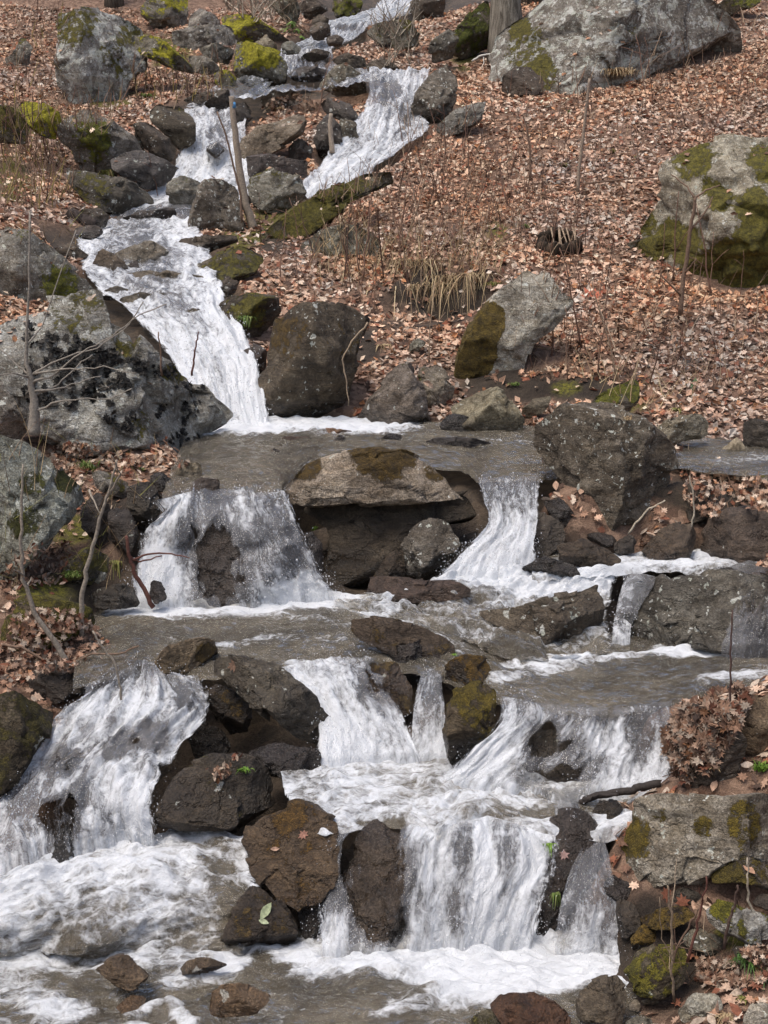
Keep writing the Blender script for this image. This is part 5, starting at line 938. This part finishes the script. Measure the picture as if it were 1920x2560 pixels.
leaf_pile('j', '1340,690 1480,690 1659,600 1680,760 1560,830 1420,820 1350,780', 300, .055, 'pinkish dry leaves at the foot of the bare stems bottom right', .9, 7, .05)
leaf_pile('g', '890,560 960,560 1060,500 1010,490 990,600 930,610', 26, .06, 'few wet leaves on top of the round dark boulder', .7, 8, .02)
leaf_pile('a', '1120,480 1200,420 1290,410 1380,450 1370,500 1290,490 1180,520', 120, .12, 'brown leaves lodged between the two upper falls', .7, 9, .1)

# --- black curled rock tripe on the biggest left boulder
def tripe():
    rng = np.random.RandomState(12); P, N = [], []
    host = None
    for _ in range(3600):
        u, v = C2('c', rng.uniform(100, 900), rng.uniform(430, 1040)); ur, vr = (u - 0) / (960 / 1659), (v - 540) / (960 / 1659)
        if vr < 440 + (ur - 100) * .36 or vr > 760 + ur * .30: continue
        if fbm(np.array([[ur / 42, vr / 60, 3.]]), 3, 4)[0] < .02 + .06 * (ur > 650): continue
        loc, nor, ob = cast(u, v)
        if ob is None or 'biggest' not in ob.get('label', ''): continue
        host = ob; P.append((loc + nor * .012)[:]); N.append((nor + Vector((0, 0, .35)))[:])
    n = len(P); o = leaf_mesh('lichen', np.array(P), np.array(N), rng.uniform(.03, .085, n), SH_LOB, rng, .5, 1.0, np.array([(.012, .011, .010), (.02, .018, .015), (.035, .03, .024), (.10, .09, .075)]), np.array([.4, .3, .2, .1]), 1.4)
    me = o.data; d = np.array(o.location) - np.array(host.location); o.parent = host; o.location = d; o['kind'] = 'stuff'; print('tripe', n, np.array(P).min(0), np.array(P).max(0))
tripe()
# --- twigs, stems and sticks
def stick(name, label, cat, c, pts, r0, r1, col, y=None, group=None, branches=(), wob=0.004, mat=None, part='branch', dy=0.0, lift=0.0, pw=1.0, br=None):
    """pts: traced points from the foot up; radii in metres"""
    Q = [C2(c, *map(float, q.split(','))) for q in pts.split()]
    base = cast(*Q[0])[0]; y = (y if y else base.y) - dy; rng = random.Random(len(pts) * 31 + int(Q[0][0]))
    def line(Q, y0, y1, ra, rb, name, parent=None, og=None):
        P = [Vector(PY(u, v, y0 + (y1 - y0) * i / max(1, len(Q) - 1))) for i, (u, v) in enumerate(Q)]
        if parent is None: P[0].z -= lift
        D = []
        for a, b in zip(P[:-1], P[1:]):
            for k in range(4): D.append(a.lerp(b, k / 4) + Vector((rng.gauss(0, wob), rng.gauss(0, wob), rng.gauss(0, wob))))
        D.append(P[-1]); m = MB(); n = len(D); m.tube(D, [rb + (ra - rb) * (1 - i / (n - 1)) ** pw for i in range(n)], 7, col)
        return m.build(name, mat or M_TWIG, parent, origin=None if parent is not None else D[0])
    if branches:
        root = empty(name, Vector(PY(*Q[0], y))); tag(root, label, cat, group); line(Q, y, y - .05, r0, r1, 'trunk', root)
        for k, bp in enumerate(branches):
            B_ = [C2(c, *map(float, q.split(','))) for q in bp.split()]; line(B_, y - .02, y - rng.uniform(-.25, .35), br or r0 * .45, (br or r1) * .4, part, root)
        return root
    o = line(Q, y, y - .02, r0, r1, name); tag(o, label, cat, group); return o
GREYW, BRW, DKW, PALEW, REDW = (.27, .23, .18), (.17, .11, .075), (.035, .028, .024), (.42, .36, .27), (.13, .055, .04)
sap = stick('dead_sapling', 'leaning bare dead sapling with a blue paint band standing before the upper left waterfall', 'sapling', 'a', '1095,990 1080,940 1060,880 1035,740 1018,600 1005,480 998,415', .075, .038, (.30, .24, .18), branches=('1010,520 1016,545',), part='snag')
_y = sap.location.y; m = MB(); _p = [Vector(PY(*C2('a', x, y), _y - .04)) for x, y in ((1009, 468), (1005, 442))]; m.tube(_p, [.043, .043], 10, (.10, .28, .50)); m.build('paint_band', M_TWIG, sap)
stick('thin_stem', 'thin dark stem crossing in front of the upper left waterfall', 'stem', 'a', '1045,960 1040,850 1020,760 1000,680 975,580 938,482', .02, .012, BRW, dy=.3)
stick('young_tree', 'many branched young tree with a pale grey foot in front of the biggest left boulder', 'sapling', 'c', '145,945 150,830 135,700 112,620 115,500 125,300 130,-20', .062, .010, (.25, .22, .18), y=11.2, pw=3.0, br=.012,
      branches=('130,690 250,620 420,570 560,470 620,370', '130,690 60,630 0,570', '140,720 230,690 350,590 480,520 600,430 720,380', '150,680 300,660 450,655 590,680', '140,780 250,730 340,640 400,600', '150,760 280,740 400,700 440,690', '145,850 250,800 350,790 480,790 570,745', '130,700 60,680 -20,690', '115,560 180,480 330,60'))
stick('bare_stem', 'tall bare stem rising from the leaf drift at the far left', 'stem', 'e', '295,1000 230,900 150,780 100,640 90,500 95,330 100,140', .022, .007, GREYW, branches=('100,620 60,595', '110,680 135,630'), dy=.1)
stick('bare_stem', 'bare stem curving up to the right beside the tall one at left', 'stem', 'e', '348,890 350,720 375,600 410,460 440,350 470,260 505,120', .02, .007, GREYW, branches=('385,250 430,350', '460,290 520,180 480,100'), dy=.1)
stick('broken_stick', 'dark red stick leaning at the foot of the left waterfall', 'stick', 'e', '660,758 620,680 575,600 555,530 545,450', .02, .012, REDW, y=9.75, branches=('560,560 640,525 740,525 820,545', '555,540 600,560 700,535'))
stick('bent_twig', 'long pale twig arching over the left edge of the left cascade', 'twig', 'g', '0,20 90,30 200,95 260,125 400,60 520,60 600,25', .011, .005, BRW, dy=.15)
stick('bent_twig', 'hanging twig dangling into the crest of the left cascade', 'twig', 'g', '525,255 515,170 490,90 440,20 400,-40', .008, .006, GREYW, y=8.0)
stick('broken_branch', 'broken blackish branch lying in the foam before the big front right boulder', 'branch', 'h', '672,785 740,755 820,720 860,705 870,690 960,665 1060,650 1120,635 1195,622', .016, .026, DKW, y=7.25, branches=('880,690 930,668 1010,668',))
stick('pale_stick', 'short pale stick leaning out of the leaf clump at right', 'stick', 'f', '1055,440 1100,380 1150,330 1215,295', .010, .006, PALEW, dy=.15)
stick('pale_stick', 'straw coloured stick propped upright in the leaf clump at right', 'stick', 'f', '1330,410 1340,340 1330,240 1320,190', .008, .005, PALEW, dy=.15)
stick('log', 'sawn looking tan log end lying on the right bank', 'log', 'd', '1440,1075 1500,1030 1545,990', .105, .10, (.30, .25, .18), mat=M_BARK, wob=.006, dy=.1)
stick('log', 'short blackish log lying at the left of the narrow channel', 'log', 'a', '300,925 350,950 415,975', .12, .11, (.07, .055, .05), mat=M_BARK, wob=.01, dy=.15)
stick('fallen_twig', 'long fallen twig lying level across the leafy hillside', 'twig', 'b', '870,793 1000,780 1100,768 1300,758 1500,757 1620,750', .016, .009, BRW, dy=.4)
stick('young_tree', 'slim forked young tree in front of the huge mossy right boulder', 'sapling', 'b', '1280,1360 1290,1230 1310,1100 1320,1010 1340,900 1345,855', .030, .018, BRW, dy=.5, branches=('1345,855 1310,810 1240,755', '1345,855 1390,820 1450,800', '1320,1000 1400,900 1420,850', '1285,1280 1190,1180', '1300,1180 1350,1120'))
stick('sapling', 'tall pale dead stem standing alone in the middle of the hillside', 'stem', 'b', '835,830 845,700 862,560 878,430 888,340', .03, .02, (.30, .23, .17), dy=.3, branches=('880,440 888,490', '860,440 880,432'))
stick('sapling', 'brown stem left of the tall pale dead one on the hillside', 'stem', 'b', '630,780 632,660 618,560 600,490', .022, .010, BRW, dy=.3)
stick('pale_branch', 'whitish forked branch lying at the foot of the tree', 'branch', 'b', '380,265 420,240 500,228', .025, .018, (.6, .58, .52), dy=.3, branches=('430,245 432,270 412,305',))
stick('bare_stem', 'tallest bare stem rising from the leaves at the bottom right', 'stem', 'j', '1255,870 1248,700 1240,480 1225,370', .008, .004, (.25, .19, .13), y=5.85, branches=('1240,480 1265,255', '1250,700 1200,600 1190,420'))
stick('bare_stem', 'reddish bare stem leaning right at the bottom right', 'stem', 'j', '1310,700 1350,560 1375,440 1392,330', .008, .004, REDW, y=5.9, branches=('1380,450 1360,380',))
stick('bare_stem', 'dark bare stem leaning right before the tilted white slab', 'stem', 'j', '1465,640 1495,520 1520,430 1527,368', .009, .005, (.10, .065, .05), y=6.0, branches=('1520,420 1535,490',))
stick('bare_stem', 'bent pale stem standing on the tilted white slab', 'stem', 'j', '1620,510 1580,460 1570,350 1570,250', .008, .004, PALEW, y=6.2)
stick('bare_stem', 'thin crossing stem low among the leaves at the bottom right', 'stem', 'j', '1230,790 1260,640 1330,520 1370,460', .006, .004, BRW, y=5.95, branches=('1210,720 1300,600 1340,640 1350,740', '1200,640 1260,620 1340,660'))
stick('thorny_stem', 'single dark stem standing up from the heap of dead leaves', 'stem', 'h', '1492,330 1495,180 1500,20 1505,-130', .007, .004, (.09, .05, .04), y=7.3)
stick('bent_twig', 'bent twig hanging from the heap of dead leaves', 'twig', 'h', '1490,390 1500,450 1540,500 1585,520 1590,460', .006, .004, BRW, y=7.15)
stick('exposed_root', 'pale root looping out of the soil bank', 'root', 'd', '690,660 750,690 800,690 860,680 940,720', .015, .01, (.3, .24, .17), dy=.1)
stick('exposed_root', 'pale hanging root beside the narrow cascade between the upper falls', 'root', 'a', '1435,660 1430,600 1425,540 1430,490', .05, .035, (.36, .29, .22), dy=.35)
stick('bark_strip', 'curled orange brown strip of bark draped on the rust brown rock at the bottom edge', 'bark', 'j', '450,885 510,845 550,870 580,920 605,970', .02, .016, (.33, .115, .045), dy=.02)
stick('hanging_stem', 'hanging stem arching down the right side of the big brown boulder', 'stem', 'c', '1590,460 1520,540 1480,620 1500,720 1505,820', .010, .006, (.32, .24, .16), y=13.2)
stick('thin_stem', 'red stemmed twig in front of the white chute', 'stem', 'c', '828,690 835,620 850,540 858,500', .010, .005, REDW, y=11.2)
stick('thin_stem', 'short dark twig on the mossy spine of the biggest left boulder', 'stem', 'c', '700,690 695,600 685,500', .010, .005, BRW, y=11.2)

# weed stems on the slope: a few shared shapes, each stem its own object
def stem_proto(i):
    rng = random.Random(i); m = MB(); h = 1.0; p = [Vector((0, 0, -.05))]; lean = Vector((rng.gauss(0, .10), rng.gauss(0, .10), 0))
    for k in range(1, 7): p.append(Vector((lean.x * k / 6 + rng.gauss(0, .012), lean.y * k / 6 + rng.gauss(0, .012), k / 6)))
    c = rng.choice([(.17, .095, .065), (.22, .13, .085), (.12, .07, .05), (.30, .21, .14)])
    m.tube(p, [.012 - .0012 * k for k in range(7)], 5, c)
    for _ in range(rng.randint(0, 3)):
        k = rng.randint(2, 5); a = p[k]; d = Vector((rng.gauss(0, .2), rng.gauss(0, .2), rng.uniform(.1, .3))); m.tube([a, a + d * .6 + Vector((0, 0, .02)), a + d], [.006, .005, .003], 4, c)
    return m.build('weed_stem', M_TWIG, origin=(0, 0, 0))
PROT = [stem_proto(i) for i in range(9)]; _used = set(); rng = random.Random(3)
AREA = [((850, 1480), (470, 760), 46), ((1050, 1900), (200, 520), 40), ((1000, 1900), (560, 980), 40), ((0, 420), (330, 520), 26), ((60, 480), (60, 330), 16), ((760, 1120), (260, 480), 26), ((620, 1000), (600, 820), 16)]
def weed(label='thin bare brown weed stem standing in the fallen leaves of the slope', group='weed stems on the leafy slope'):
    for (u0, u1), (v0, v1), n in AREA:
        for _ in range(n):
            loc, nor, ob = cast(rng.uniform(u0, u1), rng.uniform(v0, v1))
            if ob is None or ob.name.split('.')[0] not in ('ground', 'leaf_litter') or streamw([loc.x], [loc.y])[0] > .4: continue
            i = rng.randrange(len(PROT)); o = PROT[i] if i not in _used else PROT[i].copy()
            if i in _used: COL.objects.link(o)
            _used.add(i); s = rng.uniform(.45, 1.25); o.location = loc; o.rotation_euler = (rng.gauss(0, .16), rng.gauss(0, .2), rng.uniform(0, 6.3)); o.scale = (s * .9, s * .9, s)
            tag(o, label, 'stem', group)
weed()
# hair fine weeds and twigs too many to count
def brush(name, label, areas, seed, hmin, hmax, r, cols, lean=.2, foot=True):
    rg = random.Random(seed); V, Fc, Cc = [], [], []
    for c, pts, n in areas:
        P0 = np.array([C2(c, *map(float, q.split(','))) for q in pts.split()]); lo, hi = P0.min(0), P0.max(0)
        for _ in range(n):
            u, v = rg.uniform(lo[0], hi[0]), rg.uniform(lo[1], hi[1]); ins = False
            for a, b in zip(P0, np.roll(P0, -1, 0)):
                if (a[1] > v) != (b[1] > v) and u < (b[0] - a[0]) * (v - a[1]) / (b[1] - a[1]) + a[0]: ins = not ins
            if not ins: continue
            loc, nor, ob = cast(u, v); h = rg.uniform(hmin, hmax); d = Vector((rg.gauss(0, lean), rg.gauss(0, lean), 1)).normalized() * h; bend = Vector((rg.gauss(0, .12), rg.gauss(0, .12), -.05)) * h
            w = r * rg.uniform(.6, 1.3) * loc.y / 15; col = rg.choice(cols); side = Vector((w, 0, 0)); b = len(V)
            for k in range(4):
                q = loc + d * (k / 3) + bend * (k / 3) ** 2; f = 1 - .22 * k
                V += [q - side * f, q + side * f * .5 + Vector((0, -w * f, 0)), q + side * f * .5 + Vector((0, w * f, 0))]; Cc += [col] * 3
            for k in range(3):
                for j in range(3): j2 = (j + 1) % 3; Fc.append((b + k * 3 + j, b + k * 3 + j2, b + k * 3 + 3 + j2, b + k * 3 + 3 + j))
    o = make_mesh(name, np.array([tuple(v) for v in V]), np.array(Fc), M_TWIG, attrs={'tint': np.array(Cc)}); tag(o, label, 'weeds', kind='stuff')
COLS = [(.20, .115, .08), (.28, .18, .12), (.13, .08, .055), (.36, .26, .17)]
brush('dry_weeds', 'fine dry weeds standing all over the leafy hillside', [('F', '840,620 900,480 1080,340 1250,220 1500,190 1700,90 1920,40 1920,330 1640,400 1560,560 1600,700 1920,740 1920,1000 1500,960 1380,860 1250,700 1000,760 760,760', 1700), ('F', '780,480 1000,300 1300,400 1420,640 1200,660 900,640', 700)], 4, .12, .55, .006, COLS, .38)
brush('dry_weeds', 'fine dry weeds on the upper left slope', [('F', '0,260 160,250 420,230 560,220 480,280 330,270 180,420 0,520', 420), ('F', '30,60 160,40 160,230 30,240', 60), ('F', '330,180 600,180 520,260 300,260', 120), ('F', '0,300 170,320 200,500 60,540 0,540', 260)], 5, .2, .7, .007, COLS + [(.25, .19, .06)], .3)
brush('dead_twigs', 'tangle of thin grey twigs at the top edge beside the upper stream', [('F', '560,0 760,0 740,60 640,60 560,30', 170), ('F', '930,40 1040,60 1060,180 960,190', 110)], 6, .3, 1.1, .009, [(.30, .25, .19), (.2, .15, .11), (.4, .34, .26)], .7)
brush('dead_twigs', 'thin twigs caught along the near banks', [('f', '1280,60 1659,150 1640,330 1300,360', 60), ('e', '20,800 480,900 470,1060 20,1080', 46), ('j', '1200,600 1500,620 1500,820 1230,800', 40), ('d', '560,560 820,560 900,720 640,740', 80)], 7, .08, .32, .006, COLS + [(.4, .3, .2)], .8)

brush('fallen_twigs', 'fine fallen twigs lying across the leafy hillside', [('F', '900,480 1080,340 1250,230 1500,200 1700,100 1920,60 1920,330 1640,400 1560,560 1600,740 1920,760 1920,1000 1500,940 1250,700 900,600', 300), ('F', '0,60 150,60 150,240 330,280 100,420 0,400', 60)], 8, .3, 1.0, .008, [(.2, .14, .1), (.32, .25, .18), (.12, .08, .06)], 2.6)
brush('dry_weeds', 'straw coloured weeds on the brink of the middle bank', [('F', '760,640 860,560 1000,600 1240,600 1260,700 1080,690 960,720 800,720', 420), ('F', '1400,900 1600,960 1750,1000 1700,1060 1500,1000', 130)], 9, .15, .5, .006, [(.42, .31, .17), (.3, .2, .11), (.5, .39, .23)], .5)
brush('dry_weeds', 'tangle of straw and twigs on the near left bank', [('F', '0,1120 160,1090 330,1130 420,1190 300,1300 330,1420 250,1500 120,1480 0,1560', 190), ('F', '0,640 60,560 200,520 260,600 120,660', 60)], 10, .12, .45, .005, [(.42, .31, .17), (.3, .2, .11), (.2, .13, .08), (.25, .24, .07)], .7)
# --- grass tufts: one object each
def tuft(c, x, y, h, n, label, cols, droop=.5, spread=.35, up=1.0, fwd=0.0, w=.0045, cat='grass', name='grass_tuft', seed=0, dy=.02, side=0.0):
    u, v = C2(c, x, y); loc, nor, ob = cast(u, v); sc = loc.y / F; H = h * (1 if c == 'F' else 960 / 1659) * sc; rg = random.Random(int(x * 7 + y) + seed); V, Fc, Cc = [], [], []
    for _ in range(n):
        b0 = loc + Vector((rg.gauss(0, spread * H * .35), rg.gauss(0, spread * H * .25) - dy, 0)); a = rg.uniform(0, 6.28); L = H * rg.uniform(.3, 1.25); out = Vector((math.cos(a) + side, math.sin(a) - .3, 0)) * rg.uniform(.1, 1) * spread * L * 1.6
        col = np.array(rg.choice(cols)) * rg.uniform(.7, 1.2); b = len(V); ww = max(w, 1.5 * sc) * rg.uniform(.7, 1.3)
        t = Vector((-math.sin(a), math.cos(a), 0)) * ww
        for k in range(5):
            s = k / 4; q = b0 + out * s + Vector((0, -fwd * L * s ** .7, L * up * (s - droop * s * s * 1.3))); f = 1 - .85 * s ** 1.5
            V += [q - t * f, q + t * f]; Cc += [col, col]
        for k in range(4): Fc.append((b + 2 * k, b + 2 * k + 1, b + 2 * k + 3, b + 2 * k + 2))
    o = make_mesh(name, np.array([tuple(q) for q in V]), np.array(Fc), M_GRASS, attrs={'tint': np.array(Cc)}, origin=loc); tag(o, label, cat, 'grass tufts on the banks and rocks'); return o
GR = [(.10, .17, .03), (.14, .21, .045), (.19, .22, .07)]; BG = [(.14, .26, .035), (.2, .33, .05)]; YG = [(.26, .26, .07), (.20, .22, .06), (.34, .28, .11)]; ST = [(.42, .31, .17), (.5, .39, .23), (.3, .2, .11)]
for args in (
    ('e', 385, 165, 120, 110, 'thick green grass tuft in leaves below the biggest left boulder', GR, .6), ('e', 620, 165, 42, 40, 'small green tuft near the thin dark slab', GR, .6), ('e', 500, 560, 90, 70, 'long yellow green grass hanging over the left waterfall bank', YG, 1.9, .30),
    ('e', 320, 620, 70, 70, 'green grass growing on the mossy ledge', GR, .6, .6), ('a', 465, 740, 46, 60, 'yellow green tuft drooping over the dark rounded boulder', YG, 1.5, .6), ('a', 1090, 1050, 60, 60, 'yellow green tuft right of the narrow channel', YG, .6), ('g', 1058, 555, 46, 36, 'tiny bright green tuft on top of the round dark boulder', BG, .9, .6),
    ('j', 715, 185, 40, 26, 'small bright tuft high on the dark wet boulder', BG, 1.5, .6), ('j', 742, 400, 60, 36, 'green tuft hanging low on the dark wet boulder', GR, 1.5, .5), ('j', 1560, 690, 90, 60, 'dark green fan of grass at the lower right', [(.05, .11, .025), (.08, .15, .03)], .9, .75), ('j', 1650, 760, 70, 40, 'dark green tuft at the right edge near the bottom', [(.05, .11, .025), (.08, .15, .03)], .9, .7),
    ('h', 1625, 555, 70, 110, 'bright green grass on top of the big front right boulder', BG, .4, .6), ('j', 1470, 930, 110, 60, 'dry straw tuft drooping at the bottom right', ST, 1.3, .5), ('j', 1560, 850, 40, 50, 'short green and straw tuft at the bottom right', YG, .6, .9), ('b', 1010, 320, 90, 150, 'large straw coloured grass clump under the huge lichened boulder', ST, .9, .8),
    ('b', 800, 490, 30, 26, 'small green tuft on the upper hillside', GR, .5), ('b', 1090, 690, 38, 26, 'green tuft in the middle of the hillside', GR, .5), ('b', 610, 985, 42, 26, 'green tuft left of the rotten stump', GR, .5), ('b', 990, 660, 36, 30, 'pale green tuft right of the tall dead stem', YG, .5),
    ('b', 780, 720, 40, 40, 'dull green tuft at the foot of the tall dead stem', YG, .6), ('a', 640, 420, 40, 70, 'green grass patch below the white faced boulder', GR, .6, 1.2), ('c', 1060, 440, 60, 60, 'green tuft on the dark overhanging rock', GR, 1.2, .7), ('d', 470, 300, 60, 50, 'pale green tuft left of the tall upright boulder', YG, .8, .6),
    ('d', 560, 730, 40, 40, 'green sprig at the foot of the tall upright boulder', GR, .7, .7), ('d', 1260, 840, 50, 46, 'grass tuft on the bank above the pale topped slab', YG, .8, .7), ('d', 1050, 880, 60, 30, 'straw tuft beside the green mossy bank rock', ST, .7, .4), ('e', 1360, 410, 40, 16, 'green blades beside the right edge of the left waterfall', BG, 1.4, .5),
    ('f', 300, 960, 26, 26, 'small green sprig behind the orange brown mossy rock', BG, .8, .6), ('c', 1660, 560, 60, 50, 'straw grass hanging right of the big brown boulder', ST, 1.5, .6), ('h', 1420, 545, 34, 40, 'pale grass at the foot of the heap of dead leaves', ST, .8, .7), ('a', 1200, 470, 36, 26, 'dry tuft on the rock between the two upper falls', ST, .9, .8)):
    tuft(*args)
for k, (x, y, lab) in enumerate(((60, 190, 'dry grass hanging from the overhanging bank, leftmost clump'), (170, 190, 'dry grass hanging from the overhanging bank beside the leftmost clump'), (290, 260, 'dry grass drooping over the dark hollow left of the tall upright boulder'), (390, 250, 'dry grass hanging close beside the tall upright boulder'), (240, 290, 'long strands of dry grass trailing down the middle of the bank'), (90, 300, 'dry grass trailing low on the left of the bank'))):
    tuft('d', x, y, 150, 90, lab, ST + [(.2, .13, .07)], 2.1, .85, up=.6, fwd=.5, seed=k, side=-.1, w=.004)

# --- trees at the top
def tree(name, label, u, v, r, H, lean, col, seed, dy=0.0):
    base = Vector(hit(u, v)) + Vector((0, dy, 0)); base.z = surfz([base.x], [base.y])[0]; root = empty(name, base); tag(root, label, 'tree'); rg = random.Random(seed); m = MB(); P, R = [], []
    for k in range(16):
        s = k / 15; P.append(base + Vector((lean * s * H + rg.gauss(0, .02), rg.gauss(0, .02), H * s - .3))); R.append(r * (1.35 - .35 * min(1, s * 9)) * (1 - .7 * s))
    m.tube(P, R, 20, col)
    m.build('trunk', M_BARK, root)
    for i in range(11):
        k = rg.randint(6, 14); a = rg.uniform(0, 6.28); L = rg.uniform(1.4, 3.2); q = [P[k]]; d = Vector((math.cos(a), math.sin(a), .6))
        for j in range(4): q.append(q[-1] + d * L / 4 + Vector((rg.gauss(0, .1), rg.gauss(0, .1), .12)))
        mb = MB(); mb.tube(q, [R[k] * .45 * (1 - .22 * j) for j in range(5)], 7, col)
        for _ in range(5):
            b = q[rg.randint(2, 4)]; e = Vector((rg.gauss(0, .6), rg.gauss(0, .6), rg.uniform(.2, .8))); mb.tube([b, b + e * .5, b + e], [.025, .018, .008], 5, col)
        mb.build('branch', M_BARK, root)
tree('tree', 'grey barked tree trunk beside the huge white lichened boulder', 1260, 132, .36, 11, -.01, (.26, .23, .19), 1, -.6)
tree('tree', 'second darker tree trunk partly behind the first at the top edge', 1338, 20, .42, 12, .01, (.16, .135, .11), 2, 1.0)
tree('tree', 'slim tree foot at the top edge of the leafy left slope', 285, 8, .22, 8, .03, (.13, .11, .09), 3)

# --- rhododendron hanging over the upper stream
def rhodo():
    loc = Vector(PY(*C2('a', 1290, 110), cast(*C2('a', 1290, 130))[0].y - .3)); root = empty('rhododendron', loc); tag(root, 'evergreen rhododendron sprays hanging over the upper stream', 'shrub'); rg = random.Random(8); m = MB(); V, Fc, Cc = [], [], []
    for (x, y) in ((1260, 90), (1285, 120), (1250, 150), (1300, 150), (1350, 180), (1330, 195), (1275, 180), (1375, 175), (1240, 120)):
        q = Vector(PY(*C2('a', x, y), loc.y + rg.uniform(-.25, .25))); m.tube([Vector(PY(*C2('a', 1200, 40), loc.y + .4)), (q + Vector(PY(*C2('a', 1230, 60), loc.y + .2))) / 2, q], [.016, .012, .008], 5, (.2, .15, .1))
        for k in range(9):
            a = k * .7 + rg.uniform(-.2, .2); d = Vector((math.cos(a) * .8, math.sin(a) * .6 - .3, -.75 + rg.gauss(0, .25))).normalized(); L = rg.uniform(.16, .26); s = d.cross(Vector((0, 0, 1))).normalized() * L * .16; b = len(V); up = s.cross(d).normalized() * .015
            V += [q, q + d * L * .5 - s, q + d * L * .5 + up, q + d * L * .5 + s, q + d * L]; c = rg.choice([(.10, .17, .035), (.16, .25, .05), (.26, .36, .10)]); Cc += [c] * 5; Fc += [(b, b + 1, b + 2), (b, b + 2, b + 3), (b + 1, b + 4, b + 2), (b + 2, b + 4, b + 3)]
    m.build('stem', M_TWIG, root); make_mesh('foliage', np.array([tuple(v) for v in V]), np.array(Fc), M_GRASS, attrs={'tint': np.array(Cc)}, parent=root)
rhodo()
# --- evergreen fern-like leaf on the right bank, loose leaves, scraps
def loose_leaf(c, x, y, size, col, label, shape=SH_LOB, name='leaf', cat='leaf', mat=None, face=(0, -.7, .6), seed=0):
    u, v = C2(c, x, y); loc, nor, ob = cast(u, v); rg = np.random.RandomState(seed + int(x)); N = np.array([tuple((nor + Vector(face)).normalized())]); P = np.array([tuple(loc + nor * .006)]); V0, F0 = shape; a = rg.normal(size=3); X = np.cross(N[0], a); X /= np.linalg.norm(X); Y = np.cross(N[0], X); s = size * (960 / 1659 if c != 'F' else 1) * loc.y / F
    co = P + s * (V0[:, :1] * X + V0[:, 1:2] * Y + V0[:, 2:] * N); o = make_mesh(name, co, F0, mat or M_LEAF, attrs={'tint': np.tile(col, (len(co), 1))}, smooth=False); tag(o, label, cat); return o
loose_leaf('j', 780, 235, 56, (.34, .22, .19), 'pinkish maple leaf stuck to the dark wet boulder')
loose_leaf('i', 1150, 480, 85, (.30, .34, .20), 'pale green leaf on the dark rock under the blocky boulder', SH_OV)
loose_leaf('i', 1140, 528, 50, (.34, .38, .24), 'second smaller pale leaf just below the pale green one', SH_OV, seed=3)
loose_leaf('i', 1310, 150, 52, (.33, .17, .12), 'red brown leaf on the face of the blocky brown boulder')
loose_leaf('i', 1190, 212, 40, (.42, .27, .19), 'tan leaf on the left face of the blocky brown boulder', SH_OV)
loose_leaf('g', 668, 180, 44, (.36, .15, .11), 'red leaf stuck to the leaning brown boulder')
loose_leaf('g', 1012, 110, 70, (.15, .09, .06), 'dark curled leaf on the long slanting boulder')
loose_leaf('e', 104, 915, 44, (.62, .30, .08), 'bright orange leaf beside the white scraps', SH_OV)
loose_leaf('h', 1345, 515, 90, (.45, .14, .05), 'bright rust red leaf low in the heap of dead leaves', SH_OV)
loose_leaf('d', 1340, 735, 100, (.06, .12, .05), 'dark green leaf on the right bank', SH_LOB)
loose_leaf('d', 900, 350, 130, (.45, .13, .07), 'large red oak leaf cluster right of the tall upright boulder')
loose_leaf('e', 165, 925, 62, (.80, .82, .86), 'larger white plastic scrap in the leaf drift', SH_OV, 'litter_scrap', 'scrap', M_SCRAP)
loose_leaf('e', 122, 1000, 46, (.78, .80, .84), 'smaller white plastic scrap in the leaf drift, lower down', SH_OV, 'litter_scrap', 'scrap', M_SCRAP, seed=2)
# --- rotten hollow stump
def stump():
    loc = cast(*C2('b', 750, 1075))[0]; root = empty('rotten_stump', loc); tag(root, 'black hollow rotten stump in the leaves of the hillside', 'stump'); rg = random.Random(2); r = .25; m = MB(); n = 26
    ax = Vector((0, -.62, .78)); X = Vector((1, 0, 0)); Yv = ax.cross(X)
    for k in range(n):
        a = 6.283 * k / n; h = .10 + .10 * rg.random() + .12 * max(0, math.sin(a)); rr = r * rg.uniform(.88, 1.1); d = X * math.cos(a) + Yv * math.sin(a) * -1; t = X * -math.sin(a) - Yv * math.cos(a)
        p0 = loc + d * rr * 1.1 - ax * .3; p1 = loc + d * rr + ax * h * .6; p2 = loc + d * rr * .92 + ax * h
        m.tube([p0, p1, p2], [.085, .075, .03], 5, (.045, .033, .024) if k % 3 else (.10, .07, .05))
    m.build('shell', M_BARK, root)
    m = MB(); m.tube([loc - ax * .4, loc - ax * .28], [r, r * .9], 16, (.008, .007, .006)); m.build('core', M_BARK, root)
    m = MB()
    for k in range(7): a = loc + X * rg.uniform(-r, r) + ax * .3 - Yv * -.1; m.tube([a, a + Vector((rg.gauss(0, .06), -.1, -.25)), a + Vector((rg.gauss(0, .1), -.14, -.5))], [.012, .01, .006], 5, (.3, .22, .15))
    m.build('root', M_TWIG, root)
stump()
